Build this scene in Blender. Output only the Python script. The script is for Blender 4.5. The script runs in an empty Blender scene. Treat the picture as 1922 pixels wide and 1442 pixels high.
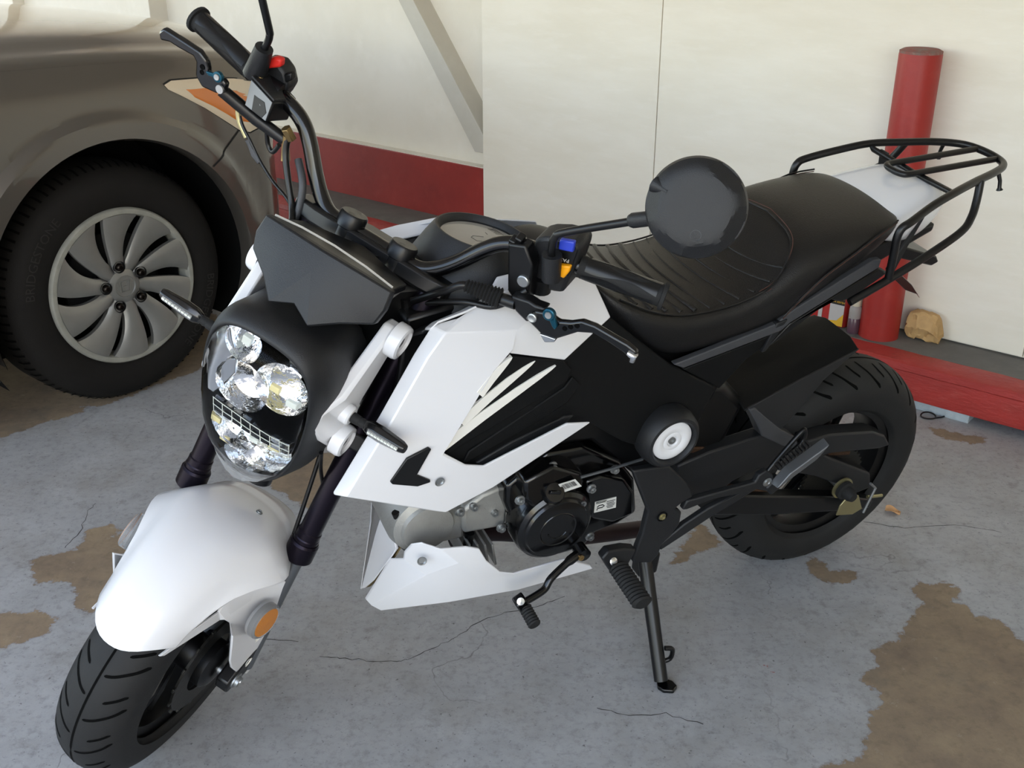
import bpy, bmesh, math, random
from mathutils import Vector, Matrix, noise
random.seed(7)
SC = bpy.context.scene
COL = SC.collection

# ---------------------------------------------------------------- camera, world, exposure
F_PX, PITCH, ROLL, CAM_H = 2010.2, 0.4239, -0.00174, 1.281
CAM = Vector((0, 0, CAM_H))
FW = Vector((0, math.cos(PITCH), -math.sin(PITCH)))
_r = Vector((1, 0, 0)); _d = FW.cross(_r)
RIGHT = math.cos(ROLL) * _r + math.sin(ROLL) * _d
DOWN = -math.sin(ROLL) * _r + math.cos(ROLL) * _d
cd = bpy.data.cameras.new('camera')
cd.sensor_fit = 'HORIZONTAL'; cd.sensor_width = 36.0; cd.lens = F_PX / 1922 * 36.0
cd.clip_start = 0.05; cd.clip_end = 200
cam = bpy.data.objects.new('camera', cd); COL.objects.link(cam)
cam.matrix_world = Matrix(((RIGHT.x, -DOWN.x, -FW.x, CAM.x), (RIGHT.y, -DOWN.y, -FW.y, CAM.y),
                           (RIGHT.z, -DOWN.z, -FW.z, CAM.z), (0, 0, 0, 1)))
SC.camera = cam

world = bpy.data.worlds.new('sky_world'); SC.world = world; world.use_nodes = True
wn_ = world.node_tree.nodes; wl_ = world.node_tree.links
sky = wn_.new('ShaderNodeTexSky'); sky.sky_type = 'NISHITA'
sky.sun_disc = False; sky.sun_elevation = math.radians(48); sky.sun_rotation = math.radians(120)
sky.air_density = 1.0; sky.dust_density = 2.2; sky.ozone_density = 1.2
_t = wn_.new("ShaderNodeMix"); _t.data_type = "RGBA"; _t.blend_type = "MULTIPLY"; _t.inputs["Factor"].default_value = 1.0; _t.inputs["B"].default_value = (1.17, 1.0, 0.82, 1)
wl_.new(sky.outputs["Color"], _t.inputs["A"]); wl_.new(_t.outputs["Result"], wn_["Background"].inputs["Color"])
wn_['Background'].inputs['Strength'].default_value = 0.62

def sun_lamp():
    l = bpy.data.lights.new('sun', 'SUN'); l.energy = 3.6; l.angle = math.radians(0.6); l.color = (1.0, 0.94, 0.85)
    o = bpy.data.objects.new('sun', l); COL.objects.link(o)
    o.rotation_euler = (math.radians(38), 0, math.radians(70))
sun_lamp()
SC.view_settings.view_transform = 'Standard'; SC.view_settings.look = 'None'
SC.view_settings.gamma = 1.0; SC.view_settings.use_curve_mapping = False
SC.view_settings.exposure = 1.0

# ---------------------------------------------------------------- frames: bike, steering, wall, car
XR, YR, YAW, LEAN, STEER = 0.5938, 1.9783, 3.59053, 0.1856, 0.73335
RAKE, WB, TRL = 0.43773, 1.27674, 0.08412
MB = Matrix.Rotation(YAW, 3, 'Z') @ Matrix.Rotation(-LEAN, 3, 'X'); OB = Vector((XR, YR, 0))
AX0 = Vector((WB + TRL, 0, 0)); AXD = Vector((-math.sin(RAKE), 0, math.cos(RAKE)))
MS = Matrix.Rotation(STEER, 3, AXD)
MBi, MSi = MB.transposed(), MS.transposed()
def wray(px, py): return CAM.copy(), RIGHT * ((px - 961) / F_PX) + DOWN * ((py - 721) / F_PX) + FW
def bray(px, py): o, d = wray(px, py); return MBi @ (o - OB), MBi @ d
def sray(px, py): o, d = bray(px, py); return MSi @ (o - AX0) + AX0, MSi @ d
def hit(r, ax, v): o, d = r; return o + d * ((v - o[ax]) / d[ax])
def B(px, py, y=0.0): return hit(bray(px, py), 1, y)          # point of the bike's own frame at a lateral offset
def S(px, py, y=0.0): return hit(sray(px, py), 1, y)          # the same in the steered front end's frame
def SX(px, py, x): return hit(sray(px, py), 0, x)
def G(px, py, z=0.0): return hit(wray(px, py), 2, z)
def CY(px, py, R, c=(1.2767, .224)):          # first point of a view ray on a cylinder around the front axle
    o, d = sray(px, py); ox, oz = o.x - c[0], o.z - c[1]; a = d.x ** 2 + d.z ** 2; b = ox * d.x + oz * d.z
    D = max(0, b * b - a * (ox * ox + oz * oz - R * R)); return o + d * ((-b - math.sqrt(D)) / a)
def fS(p): return MS @ (Vector(p) - AX0) + AX0
WA = -0.6903
WD = Vector((math.cos(WA), math.sin(WA), 0)); WN = Vector((math.sin(WA), -math.cos(WA), 0))
def W(d, n, z): return WD * d + WN * n + Vector((0, 0, z))
def Wpx(px, py, n):
    o, d = wray(px, py); p = o + d * ((n - o.dot(WN)) / d.dot(WN)); return p.dot(WD), p.z
CO = Vector((-1.047, 2.751, 0)); CU = -WN; CV = WD          # car: forward, to its right
def K(u, v, z): return CO + CU * u + CV * v + Vector((0, 0, z))
def Kpx(px, py, v=0.0):
    o, d = wray(px, py); p = o + d * ((CO.dot(CV) + v - o.dot(CV)) / d.dot(CV)); q = p - CO; return q.dot(CU), p.z

# ---------------------------------------------------------------- materials
def lin(h):
    h = h.lstrip('#'); c = [int(h[i:i + 2], 16) / 255 for i in (0, 2, 4)]
    return tuple(x / 12.92 if x <= 0.04045 else ((x + 0.055) / 1.055) ** 2.4 for x in c) + (1,)
MATS = {}
def mat(name, col, rough=0.5, metal=0.0, coat=0.0, bump=0.0, bscale=200.0, var=0.0, vscale=8.0, trans=0.0, ior=1.45, spec=0.5, stretch=None):
    m = bpy.data.materials.new(name); m.use_nodes = True; nt = m.node_tree; b = nt.nodes['Principled BSDF']
    c = lin(col) if isinstance(col, str) else col
    b.inputs['Base Color'].default_value = c; b.inputs['Roughness'].default_value = rough
    b.inputs['Metallic'].default_value = metal; b.inputs['Coat Weight'].default_value = coat
    b.inputs['Coat Roughness'].default_value = 0.04
    b.inputs['Transmission Weight'].default_value = trans; b.inputs['IOR'].default_value = ior
    b.inputs['Specular IOR Level'].default_value = spec
    if bump or var:
        tc = nt.nodes.new('ShaderNodeTexCoord'); mp = nt.nodes.new('ShaderNodeMapping')
        nt.links.new(tc.outputs['Object'], mp.inputs['Vector'])
        if stretch: mp.inputs['Scale'].default_value = stretch
    if bump:
        n = nt.nodes.new('ShaderNodeTexNoise'); n.inputs['Scale'].default_value = bscale; n.inputs['Detail'].default_value = 3
        bp = nt.nodes.new('ShaderNodeBump'); bp.inputs['Strength'].default_value = bump; bp.inputs['Distance'].default_value = 0.002
        nt.links.new(mp.outputs['Vector'], n.inputs['Vector']); nt.links.new(n.outputs['Fac'], bp.inputs['Height'])
        nt.links.new(bp.outputs['Normal'], b.inputs['Normal'])
    if var:
        n = nt.nodes.new('ShaderNodeTexNoise'); n.inputs['Scale'].default_value = vscale; n.inputs['Detail'].default_value = 5
        mx = nt.nodes.new('ShaderNodeMix'); mx.data_type = 'RGBA'; mx.blend_type = 'MULTIPLY'
        r = nt.nodes.new('ShaderNodeMapRange'); r.inputs['From Min'].default_value = 0.3; r.inputs['From Max'].default_value = 0.7
        r.inputs['To Min'].default_value = 1 - var; r.inputs['To Max'].default_value = 1 + var * 0.3
        nt.links.new(mp.outputs['Vector'], n.inputs['Vector']); nt.links.new(n.outputs['Fac'], r.inputs['Value'])
        mx.inputs['Factor'].default_value = 1; mx.inputs['A'].default_value = c
        nt.links.new(r.outputs['Result'], mx.inputs['B']); nt.links.new(mx.outputs['Result'], b.inputs['Base Color'])
    MATS[name] = m
    return m
mat('white_gloss', '#dcdcde', 0.24, coat=0.5)
mat('white_matte', '#e9e7e0', 0.45)
mat('black_plastic', '#191a1c', 0.46, bump=0.25, bscale=900)
mat('black_panel', '#08090a', 0.6, bump=0.3, bscale=1200, spec=0.25)
mat('black_gloss', '#050506', 0.2, coat=0.25)
mat('black_satin', '#0a0a0b', 0.35)
mat('grey_plastic', '#3a3b3e', 0.45, bump=0.2, bscale=900)
mat('rubber', '#1d1d1d', 0.72, bump=0.15, bscale=500, spec=0.35)
mat('tire_rubber', '#1f1f1f', 0.66, bump=0.12, bscale=300, var=0.12, vscale=20, spec=0.35)
mat('groove_black', '#050505', 0.9, spec=0.1)
mat('car_tire', '#161412', 0.8, bump=0.2, bscale=250, var=0.2, vscale=12, spec=0.25)
mat('anodized', '#1b1620', 0.32, metal=0.75)
mat('fork_steel', '#6f7276', 0.35, metal=0.7)
mat('chrome', '#d9dbdd', 0.16, metal=1.0)
mat('steel', '#a4a6a6', 0.38, metal=0.9)
mat('zinc', '#a8a07a', 0.4, metal=0.85)
mat('brass', '#8c7650', 0.38, metal=0.9)
mat('aluminium', '#a9a8a3', 0.5, metal=0.55, bump=0.3, bscale=300, var=0.15, vscale=25)
mat('peg_alloy', '#6c6e71', 0.45, metal=0.6)
mat('leather', '#0e0d0d', 0.38, bump=0.35, bscale=700, var=0.2, vscale=10)
mat('leather_ribbed', '#161514', 0.45, bump=0.6, bscale=450)
mat('thread', '#4a2f27', 0.8)
mat('amber', '#c77a12', 0.25, coat=0.5, bump=0.4, bscale=600)
mat('clear_cover', '#ffffff', 0.03, trans=1.0, ior=1.2)
mat('smoke_clear', '#d8d8d8', 0.1, trans=0.75, ior=1.2)
mat('reflector', '#e8e9ea', 0.08, metal=1.0, bump=0.6, bscale=120)
mat('led_yellow', '#e6d9a0', 0.3)
mat('led_white', '#d9dcd2', 0.25)
mat('blue_button', '#2b3fb4', 0.3, coat=0.3)
mat('orange_button', '#f0a112', 0.35)
mat('red_button', '#cf2a22', 0.4)
mat('teal', '#14485a', 0.3, metal=0.6)
mat('dial', '#bfbbb1', 0.35)
mat('ink', '#191919', 0.6)
mat('sticker', '#c9c9c4', 0.5)
mat('maroon_pipe', '#2a1d1f', 0.5, metal=0.5)
mat('disc_steel', '#33322f', 0.42, metal=0.8, bump=0.2, bscale=150)
mat('chain', '#4a3526', 0.6, metal=0.6, bump=0.6, bscale=300)
mat('belly_inner', '#6b5a38', 0.7)

# ---------------------------------------------------------------- geometry helpers
class Geo:
    def __init__(s): s.v = []; s.f = []
    def add(s, v, f):
        o = len(s.v); s.v += [Vector(p) for p in v]; s.f += [[i + o for i in q] for q in f]; return s
    def box(s, c, size, R=None):
        c = Vector(c); h = [x / 2 for x in size]; R = R or Matrix.Identity(3)
        v = [c + R @ Vector((a * h[0], b * h[1], d * h[2])) for a in (-1, 1) for b in (-1, 1) for d in (-1, 1)]
        return s.add(v, [(0, 1, 3, 2), (4, 6, 7, 5), (0, 4, 5, 1), (2, 3, 7, 6), (0, 2, 6, 4), (1, 5, 7, 3)])
    def loft(s, rings, closed=True, caps=True):
        n = len(rings[0]); v = [p for r in rings for p in r]; f = []
        for i in range(len(rings) - 1):
            for j in range(n if closed else n - 1):
                k = (j + 1) % n
                f.append((i * n + j, i * n + k, (i + 1) * n + k, (i + 1) * n + j))
        if caps and closed: f.append(tuple(range(n - 1, -1, -1))); f.append(tuple((len(rings) - 1) * n + j for j in range(n)))
        return s.add(v, f)
    def tube(s, pts, r, n=10, caps=True):
        pts = [Vector(p) for p in pts]; rings = []; up = None
        for i, p in enumerate(pts):
            a = pts[max(0, i - 1)]; b = pts[min(len(pts) - 1, i + 1)]; t = (b - a).normalized()
            if up is None:
                up = t.orthogonal().normalized()
            else:
                up = (up - t * up.dot(t)); up = up.normalized() if up.length > 1e-6 else t.orthogonal().normalized()
            w = t.cross(up); rr = r[i] if isinstance(r, (list, tuple)) else r
            rings.append([p + (up * math.cos(2 * math.pi * k / n) + w * math.sin(2 * math.pi * k / n)) * rr for k in range(n)])
        return s.loft(rings, True, caps)
    def lathe(s, prof, o, ax, n=32, caps=False, a0=0.0, a1=2 * math.pi, ref=None):
        o = Vector(o); ax = Vector(ax).normalized(); u = Vector(ref) if ref else ax.orthogonal(); u = (u - ax * u.dot(ax)).normalized(); w = ax.cross(u)
        full = abs(a1 - a0 - 2 * math.pi) < 1e-6; m = n if full else n + 1
        rings = []
        for r, h in prof:
            rings.append([o + ax * h + (u * math.cos(a0 + (a1 - a0) * k / n) + w * math.sin(a0 + (a1 - a0) * k / n)) * r for k in range(m)])
        return s.loft(rings, full, caps)
    def cyl(s, a, b, r, n=16): return s.tube([a, b], r, n)
    def prism(s, poly, vec):
        poly = [Vector(p) for p in poly]; vec = Vector(vec); n = len(poly)
        v = poly + [p + vec for p in poly]
        f = [tuple(range(n - 1, -1, -1)), tuple(range(n, 2 * n))] + [(i, (i + 1) % n, n + (i + 1) % n, n + i) for i in range(n)]
        return s.add(v, f)
    def sheet(s, verts, faces, vec):           # open faceted sheet given a thickness along vec
        verts = [Vector(p) for p in verts]; vec = Vector(vec); n = len(verts)
        ed = {}
        for f in faces:
            for i in range(len(f)): e = (f[i], f[(i + 1) % len(f)]); ed[e] = ed.get(e, 0) + 1
        f2 = [tuple(f) for f in faces] + [tuple(n + i for i in reversed(f)) for f in faces]
        for (a, b) in ed:
            if (b, a) not in ed: f2.append((b, a, n + a, n + b))
        return s.add(verts + [p + vec for p in verts], f2)
    def xf(s, fn): s.v = [fn(p) for p in s.v]; return s
    def mirrored(s):
        g = Geo(); g.v = [Vector((p.x, -p.y, p.z)) for p in s.v]; g.f = [list(reversed(q)) for q in s.f]; return g
def spline(pts, k=6):
    pts = [Vector(p) for p in pts]; out = []
    for i in range(len(pts) - 1):
        p0 = pts[max(0, i - 1)]; p1 = pts[i]; p2 = pts[i + 1]; p3 = pts[min(len(pts) - 1, i + 2)]
        for j in range(k):
            t = j / k
            out.append(0.5 * ((2 * p1) + (p2 - p0) * t + (2 * p0 - 5 * p1 + 4 * p2 - p3) * t * t + (3 * p1 - p0 - 3 * p2 + p3) * t ** 3))
    return out + [pts[-1]]
def obj(name, g, m, parent=None, bevel=0.0, sub=0, smooth=35, seg=2, label=None, cat=None, group=None, kind=None, fix=True):
    me = bpy.data.meshes.new(name); me.from_pydata([tuple(p) for p in g.v], [], [tuple(f) for f in g.f])
    if fix:
        bm = bmesh.new(); bm.from_mesh(me); bmesh.ops.remove_doubles(bm, verts=bm.verts, dist=1e-6)
        bmesh.ops.recalc_face_normals(bm, faces=bm.faces); bm.to_mesh(me); bm.free()
    me.materials.append(MATS[m] if isinstance(m, str) else m)
    o = bpy.data.objects.new(name, me); COL.objects.link(o)
    me.polygons.foreach_set('use_smooth', [smooth > 0] * len(me.polygons))
    if smooth and not sub: me.set_sharp_from_angle(angle=math.radians(smooth))
    if bevel:
        b = o.modifiers.new('bevel', 'BEVEL'); b.width = bevel; b.segments = seg; b.limit_method = 'ANGLE'; b.angle_limit = math.radians(28); b.harden_normals = False
    if sub:
        q = o.modifiers.new('sub', 'SUBSURF'); q.levels = sub; q.render_levels = sub
    if parent: o.parent = parent
    tag(o, label, cat, group, kind)
    return o
def tag(o, label=None, cat=None, group=None, kind=None):
    if label: o['label'] = label
    if cat: o['category'] = cat
    if group: o['group'] = group
    if kind: o['kind'] = kind
    return o
def empty(name, loc, rot=None, label=None, cat=None, group=None):
    o = bpy.data.objects.new(name, None); COL.objects.link(o); o.empty_display_size = 0.1
    o.matrix_world = (Matrix.Translation(Vector(loc)) @ (rot.to_4x4() if rot else Matrix.Identity(4)))
    return tag(o, label, cat, group)
def text_geo(txt, size, fn, depth=0.0004):
    """flat lettering; fn maps (x, y, h) of the letters to a point"""
    cu = bpy.data.curves.new('t', 'FONT'); cu.body = txt; cu.size = size; cu.align_x = 'CENTER'; cu.align_y = 'CENTER'; cu.resolution_u = 2
    ob = bpy.data.objects.new('t', cu); COL.objects.link(ob)
    dg = bpy.context.evaluated_depsgraph_get(); me = bpy.data.meshes.new_from_object(ob.evaluated_get(dg))
    g = Geo(); g.add([fn(v.co.x, v.co.y, depth) for v in me.vertices], [tuple(p.vertices) for p in me.polygons])
    bpy.data.objects.remove(ob); bpy.data.meshes.remove(me); bpy.data.curves.remove(cu)
    return g
# ---------------------------------------------------------------- the setting
N_WALL, N_REC, N_STEM, Z_WALK = -2.994, -3.085, -3.04, 0.131

def floor():
    def axis(a0, a1, s, lo, hi):
        o = [lo, (lo + a0) / 2]; k = int(round((a1 - a0) / s)); o += [a0 + i * s for i in range(k + 1)]; return o + [(a1 + hi) / 2, hi]
    xs = axis(-2.2, 2.4, 0.02, -14, 12); ys = axis(0.9, 4.4, 0.02, -14, 12)
    polys = [
        [(1724,1090),(1709,1110),(1730,1125),(1750,1140),(1722,1135),(1712,1165),(1692,1185),(1690,1205),(1655,1208),(1633,1232),(1650,1250),(1626,1266),(1612,1278),(1650,1292),(1655,1320),(1640,1338),(1630,1370),(1625,1400),(1618,1425),(1560,1435),(1520,1460),(1500,1600),(2150,1600),(2150,1255),(1922,1205),(1905,1195),(1885,1170),(1862,1160),(1830,1158),(1815,1140),(1785,1125),(1805,1105),(1775,1092),(1755,1103)],
        [(1510,1048),(1530,1045),(1550,1062),(1560,1072),(1614,1072),(1605,1090),(1570,1098),(1525,1080)],
        [(1310,980),(1360,1020),(1330,1030),(1300,1040),(1290,1055),(1255,1060),(1270,1040),(1290,1015)],
        [(166,993),(198,986),(224,990),(208,1010),(239,998),(262,1010),(290,1060),(240,1140),(173,1150),(139,1144),(144,1109),(121,1088),(69,1097),(52,1054),(90,1043),(144,1033),(156,1012)],
        [(-60,1150),(30,1152),(80,1147),(105,1165),(95,1185),(60,1200),(10,1215),(-60,1235)],
        [(-200,860),(0,823),(49,807),(83,793),(163,773),(153,763),(194,762),(243,745),(295,721),(361,700),(420,670),(430,600),(300,560),(-200,620)],
        [(480,895),(540,860),(600,848),(690,850),(700,880),(640,905),(600,960),(570,950),(520,920)],
        [(1740,800),(1790,812),(1850,822),(1840,835),(1760,820)],
    ]
    polys = [[G(*p).to_2d() for p in q] for q in polys]
    red = [[G(*p).to_2d() for p in [(1428,1250),(1445,1247),(1462,1262),(1452,1268),(1436,1262)]], [G(*p).to_2d() for p in [(92,1163),(108,1160),(100,1180),(92,1180)]]]
    def sd(p, q):
        best = 9e9; ins = False; n = len(q)
        for i in range(n):
            a = q[i]; b = q[(i + 1) % n]; e = b - a; w = p - a
            t = max(0, min(1, w.dot(e) / max(e.dot(e), 1e-12))); best = min(best, (w - e * t).length)
            if (a.y > p.y) != (b.y > p.y) and p.x < (b.x - a.x) * (p.y - a.y) / (b.y - a.y) + a.x: ins = not ins
        return best if ins else -best
    bbs = [(min(v.x for v in q), max(v.x for v in q), min(v.y for v in q), max(v.y for v in q)) for q in polys + red]
    V = []; val = []; rv = []
    for y in ys:
        for x in xs:
            V.append((x, y, 0)); p = Vector((x, y)); a = -0.1; r = -0.1
            for k, q in enumerate(polys + red):
                b = bbs[k]
                if b[0] - 0.1 < x < b[1] + 0.1 and b[2] - 0.1 < y < b[3] + 0.1:
                    s_ = sd(p, q)
                    if k < len(polys): a = max(a, s_)
                    else: r = max(r, s_)
            val.append(max(-0.1, min(0.1, a))); rv.append(max(-0.1, min(0.1, r)))
    nx = len(xs); Fc = [(j * nx + i, j * nx + i + 1, (j + 1) * nx + i + 1, (j + 1) * nx + i) for j in range(len(ys) - 1) for i in range(nx - 1)]
    m = bpy.data.materials.new('painted_concrete'); m.use_nodes = True; nt = m.node_tree; b = nt.nodes['Principled BSDF']; L = nt.links.new
    def N(t, **kw):
        n = nt.nodes.new(t)
        for k_, v_ in kw.items(): n.inputs[k_.replace('_', ' ')].default_value = v_
        return n
    geo = nt.nodes.new('ShaderNodeNewGeometry')
    at = nt.nodes.new('ShaderNodeAttribute'); at.attribute_name = 'worn'
    ar = nt.nodes.new('ShaderNodeAttribute'); ar.attribute_name = 'redspot'
    def noise_(scale, detail=4, rough=0.6):
        n = N('ShaderNodeTexNoise', Scale=scale, Detail=detail, Roughness=rough); L(geo.outputs['Position'], n.inputs['Vector']); return n.outputs['Fac']
    def mr(src, a, b_, c=0.0, d=1.0):
        n = N('ShaderNodeMapRange'); n.inputs['From Min'].default_value = a; n.inputs['From Max'].default_value = b_; n.inputs['To Min'].default_value = c; n.inputs['To Max'].default_value = d
        L(src, n.inputs['Value']); return n.outputs['Result']
    def mth(op, a, b_):
        n = nt.nodes.new('ShaderNodeMath'); n.operation = op
        for i, x in enumerate((a, b_)):
            if isinstance(x, (int, float)): n.inputs[i].default_value = x
            else: L(x, n.inputs[i])
        return n.outputs[0]
    def mix(fac, a, c, mode='MIX'):
        n = nt.nodes.new('ShaderNodeMix'); n.data_type = 'RGBA'; n.blend_type = mode
        if isinstance(fac, (int, float)): n.inputs['Factor'].default_value = fac
        else: L(fac, n.inputs['Factor'])
        for k_, x in (('A', a), ('B', c)):
            if isinstance(x, tuple): n.inputs[k_].default_value = x
            else: L(x, n.inputs[k_])
        return n.outputs['Result']
    edge = mth('ADD', at.outputs['Fac'], mr(noise_(38, 6, 0.7), 0.3, 0.7, -0.012, 0.012))
    worn = mr(edge, -0.0012, 0.0012)
    rim = mth('SUBTRACT', mr(edge, -0.006, -0.001), worn)
    chips = mr(noise_(5.5, 8, 0.72), 0.70, 0.712)
    paint = mix(mr(noise_(1.6, 4), 0.35, 0.65), lin('#a0a1a2'), lin('#adaeb0'))
    paint = mix(mr(noise_(9, 6, 0.7), 0.35, 0.75, 0, 0.5), paint, lin('#7c7c7c'))
    paint = mix(mr(noise_(3.2, 6, 0.7), 0.48, 0.68, 0, 0.55), paint, lin('#89857e'))
    paint = mix(mr(noise_(17, 7, 0.75), 0.56, 0.70, 0, 0.5), paint, lin('#6a6763'))
    paint = mix(mr(noise_(60, 6, 0.75), 0.50, 0.72, 0, 0.45), paint, lin('#5a5958'))
    paint = mix(mr(noise_(110, 4, 0.7), 0.63, 0.68, 0, 0.7), paint, lin('#3c3a38'))
    paint = mix(mr(noise_(300, 2, 0.5), 0.74, 0.77, 0, 0.6), paint, lin('#d5d5d2'))
    vor = nt.nodes.new('ShaderNodeTexVoronoi'); vor.feature = 'DISTANCE_TO_EDGE'; vor.inputs['Scale'].default_value = 1.35
    wv = N('ShaderNodeTexNoise', Scale=6.0, Detail=5.0); L(geo.outputs['Position'], wv.inputs['Vector'])
    vm = nt.nodes.new('ShaderNodeVectorMath'); vm.operation = 'MULTIPLY_ADD'; vm.inputs[1].default_value = (0.25, 0.25, 0.25)
    L(wv.outputs['Color'], vm.inputs[0]); L(geo.outputs['Position'], vm.inputs[2]); L(vm.outputs[0], vor.inputs['Vector'])
    crack = mth('MULTIPLY', mr(vor.outputs['Distance'], 0.0, 0.0035, 1, 0), mr(noise_(2.3, 3), 0.5, 0.6))
    paint = mix(mth('MULTIPLY', crack, 0.6), paint, lin('#3f3c3a'))
    bare = mix(mr(noise_(7, 6, 0.7), 0.3, 0.7), lin('#77685a'), lin('#9a886f'))
    bare = mix(mr(noise_(40, 5, 0.7), 0.5, 0.8, 0, 0.5), bare, lin('#544a3f'))
    bare = mix(mr(noise_(22, 6, 0.8), 0.60, 0.70, 0, 0.6), bare, lin('#aaa08f'))
    bare = mix(mr(noise_(4, 5, 0.7), 0.55, 0.75, 0, 0.6), bare, lin('#6a645c'))
    col = mix(mth('MAXIMUM', worn, mth('MULTIPLY', chips, 0.8)), paint, bare)
    col = mix(mth('MULTIPLY', rim, 0.35), col, lin('#5a4a44'))
    redm = mr(mth('ADD', ar.outputs['Fac'], mr(noise_(90, 4, 0.8), 0.3, 0.7, -0.012, 0.006)), 0.0, 0.002)
    col = mix(redm, col, lin('#8e3a35'))
    L(col, b.inputs['Base Color'])
    L(mr(worn, 0, 1, 0.5, 0.85), b.inputs['Roughness']); b.inputs['Specular IOR Level'].default_value = 0.3
    bp = N('ShaderNodeBump', Strength=0.35, Distance=0.002)
    hgt = mth('SUBTRACT', mth('MULTIPLY', noise_(70, 6, 0.7), 0.5), mth('MULTIPLY', worn, 0.5)); L(hgt, bp.inputs['Height']); L(bp.outputs['Normal'], b.inputs['Normal'])
    g = Geo(); g.v = V; g.f = Fc
    o = obj('floor', g, m, smooth=0, kind='structure', fix=False, label='grey painted concrete floor with worn brown patches')
    a = o.data.attributes.new('worn', 'FLOAT', 'POINT'); a.data.foreach_set('value', val)
    a = o.data.attributes.new('redspot', 'FLOAT', 'POINT'); a.data.foreach_set('value', rv)
floor()
def cracks():
    mat('crack_dark', '#3a3735', 0.9)
    fl = bpy.data.objects['floor']; random.seed(11)
    for pts in ([(600, 1233), (640, 1236), (690, 1240), (745, 1243), (765, 1238), (800, 1222), (850, 1200), (880, 1180), (905, 1165), (960, 1148), (1005, 1140), (1060, 1120)], [(470, 1200), (560, 1205)], [(1120, 1330), (1180, 1345), (1250, 1340), (1320, 1360)], [(120, 1030), (150, 1000), (165, 960), (180, 945)], [(1620, 980), (1700, 992), (1790, 985), (1880, 1000)]):
        P = [G(*p) for p in pts]; path = []
        for a, b in zip(P[:-1], P[1:]):
            for k in range(5): path.append(a.lerp(b, k / 5) + Vector((random.uniform(-.003, .003), random.uniform(-.003, .003), 0)))
        path.append(P[-1]); L_ = []; R_ = []
        for i, p in enumerate(path):
            d = (path[min(i + 1, len(path) - 1)] - path[max(i - 1, 0)]).normalized(); n_ = Vector((-d.y, d.x, 0)) * random.uniform(.0004, .0011)
            L_.append(p + n_ + Vector((0, 0, .0003))); R_.append(p - n_ + Vector((0, 0, .0003)))
        g = Geo().loft([[a, b] for a, b in zip(L_, R_)], closed=False, caps=False); obj('floor_crack', g, 'crack_dark', fl, smooth=0, fix=False)
cracks()

def wear_mat(name, base, dark, light, scale=9, rough=0.55, grain=None, chips=0.0, chipcol='#4a4444', bump=0.4):
    m = bpy.data.materials.new(name); m.use_nodes = True; nt = m.node_tree; b = nt.nodes['Principled BSDF']; L = nt.links.new
    tc = nt.nodes.new('ShaderNodeNewGeometry'); mp = nt.nodes.new('ShaderNodeMapping'); mp.vector_type = 'POINT'
    mp.inputs['Rotation'].default_value = (0, 0, -WA); L(tc.outputs['Position'], mp.inputs['Vector'])
    if grain: mp.inputs['Scale'].default_value = grain
    def nz(s, d=5, r=0.6):
        n = nt.nodes.new('ShaderNodeTexNoise'); n.inputs['Scale'].default_value = s; n.inputs['Detail'].default_value = d; n.inputs['Roughness'].default_value = r
        L(mp.outputs['Vector'], n.inputs['Vector']); return n.outputs['Fac']
    def mr(src, a, c, d=0.0, e=1.0):
        n = nt.nodes.new('ShaderNodeMapRange'); n.inputs['From Min'].default_value = a; n.inputs['From Max'].default_value = c; n.inputs['To Min'].default_value = d; n.inputs['To Max'].default_value = e
        L(src, n.inputs['Value']); return n.outputs['Result']
    def mix(f, a, c):
        n = nt.nodes.new('ShaderNodeMix'); n.data_type = 'RGBA'; L(f, n.inputs['Factor'])
        for k_, x in (('A', a), ('B', c)):
            if isinstance(x, tuple): n.inputs[k_].default_value = x
            else: L(x, n.inputs[k_])
        return n.outputs['Result']
    c = mix(mr(nz(scale), 0.35, 0.65), lin(base), lin(dark)); c = mix(mr(nz(scale * 3.1), 0.55, 0.8, 0, 0.6), c, lin(light))
    if chips: c = mix(mr(nz(scale * 2.2, 6, 0.7), 0.72 - chips, 0.735 - chips), c, lin(chipcol))
    L(c, b.inputs['Base Color']); b.inputs['Roughness'].default_value = rough; b.inputs['Specular IOR Level'].default_value = 0.35
    bp = nt.nodes.new('ShaderNodeBump'); bp.inputs['Strength'].default_value = bump; bp.inputs['Distance'].default_value = 0.003
    L(nz(scale * 6, 5, 0.65), bp.inputs['Height']); L(bp.outputs['Normal'], b.inputs['Normal'])
    MATS[name] = m
wear_mat('ply_white', '#ebe4d6', '#e5ddcd', '#efe9dd', 3, 0.5, grain=(1, 1, 4), bump=0.16)
wear_mat('wall_white', '#e9e2d5', '#e2dacb', '#efe8dc', 3, 0.5, bump=0.15)
wear_mat('curb_red', '#a83833', '#9a332e', '#b4554d', 8, 0.4, grain=(1, 1, 3), chips=0.015, bump=0.9)
wear_mat('band_red', '#96302a', '#862a26', '#a13c35', 5, 0.5, bump=0.3)
wear_mat('bollard_red', '#9e2d26', '#952a24', '#a83a32', 6, 0.42, bump=0.35)
wear_mat('walk_grey', '#716f6a', '#65635f', '#7d7b76', 7, 0.75, bump=0.5)
wear_mat('block_pale', '#a9b3ba', '#8f979d', '#b9c0c4', 12, 0.8, chips=0.03)
wear_mat('roof_white', '#d6d2c8', '#cbc7bd', '#dedad2', 2, 0.7)

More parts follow.
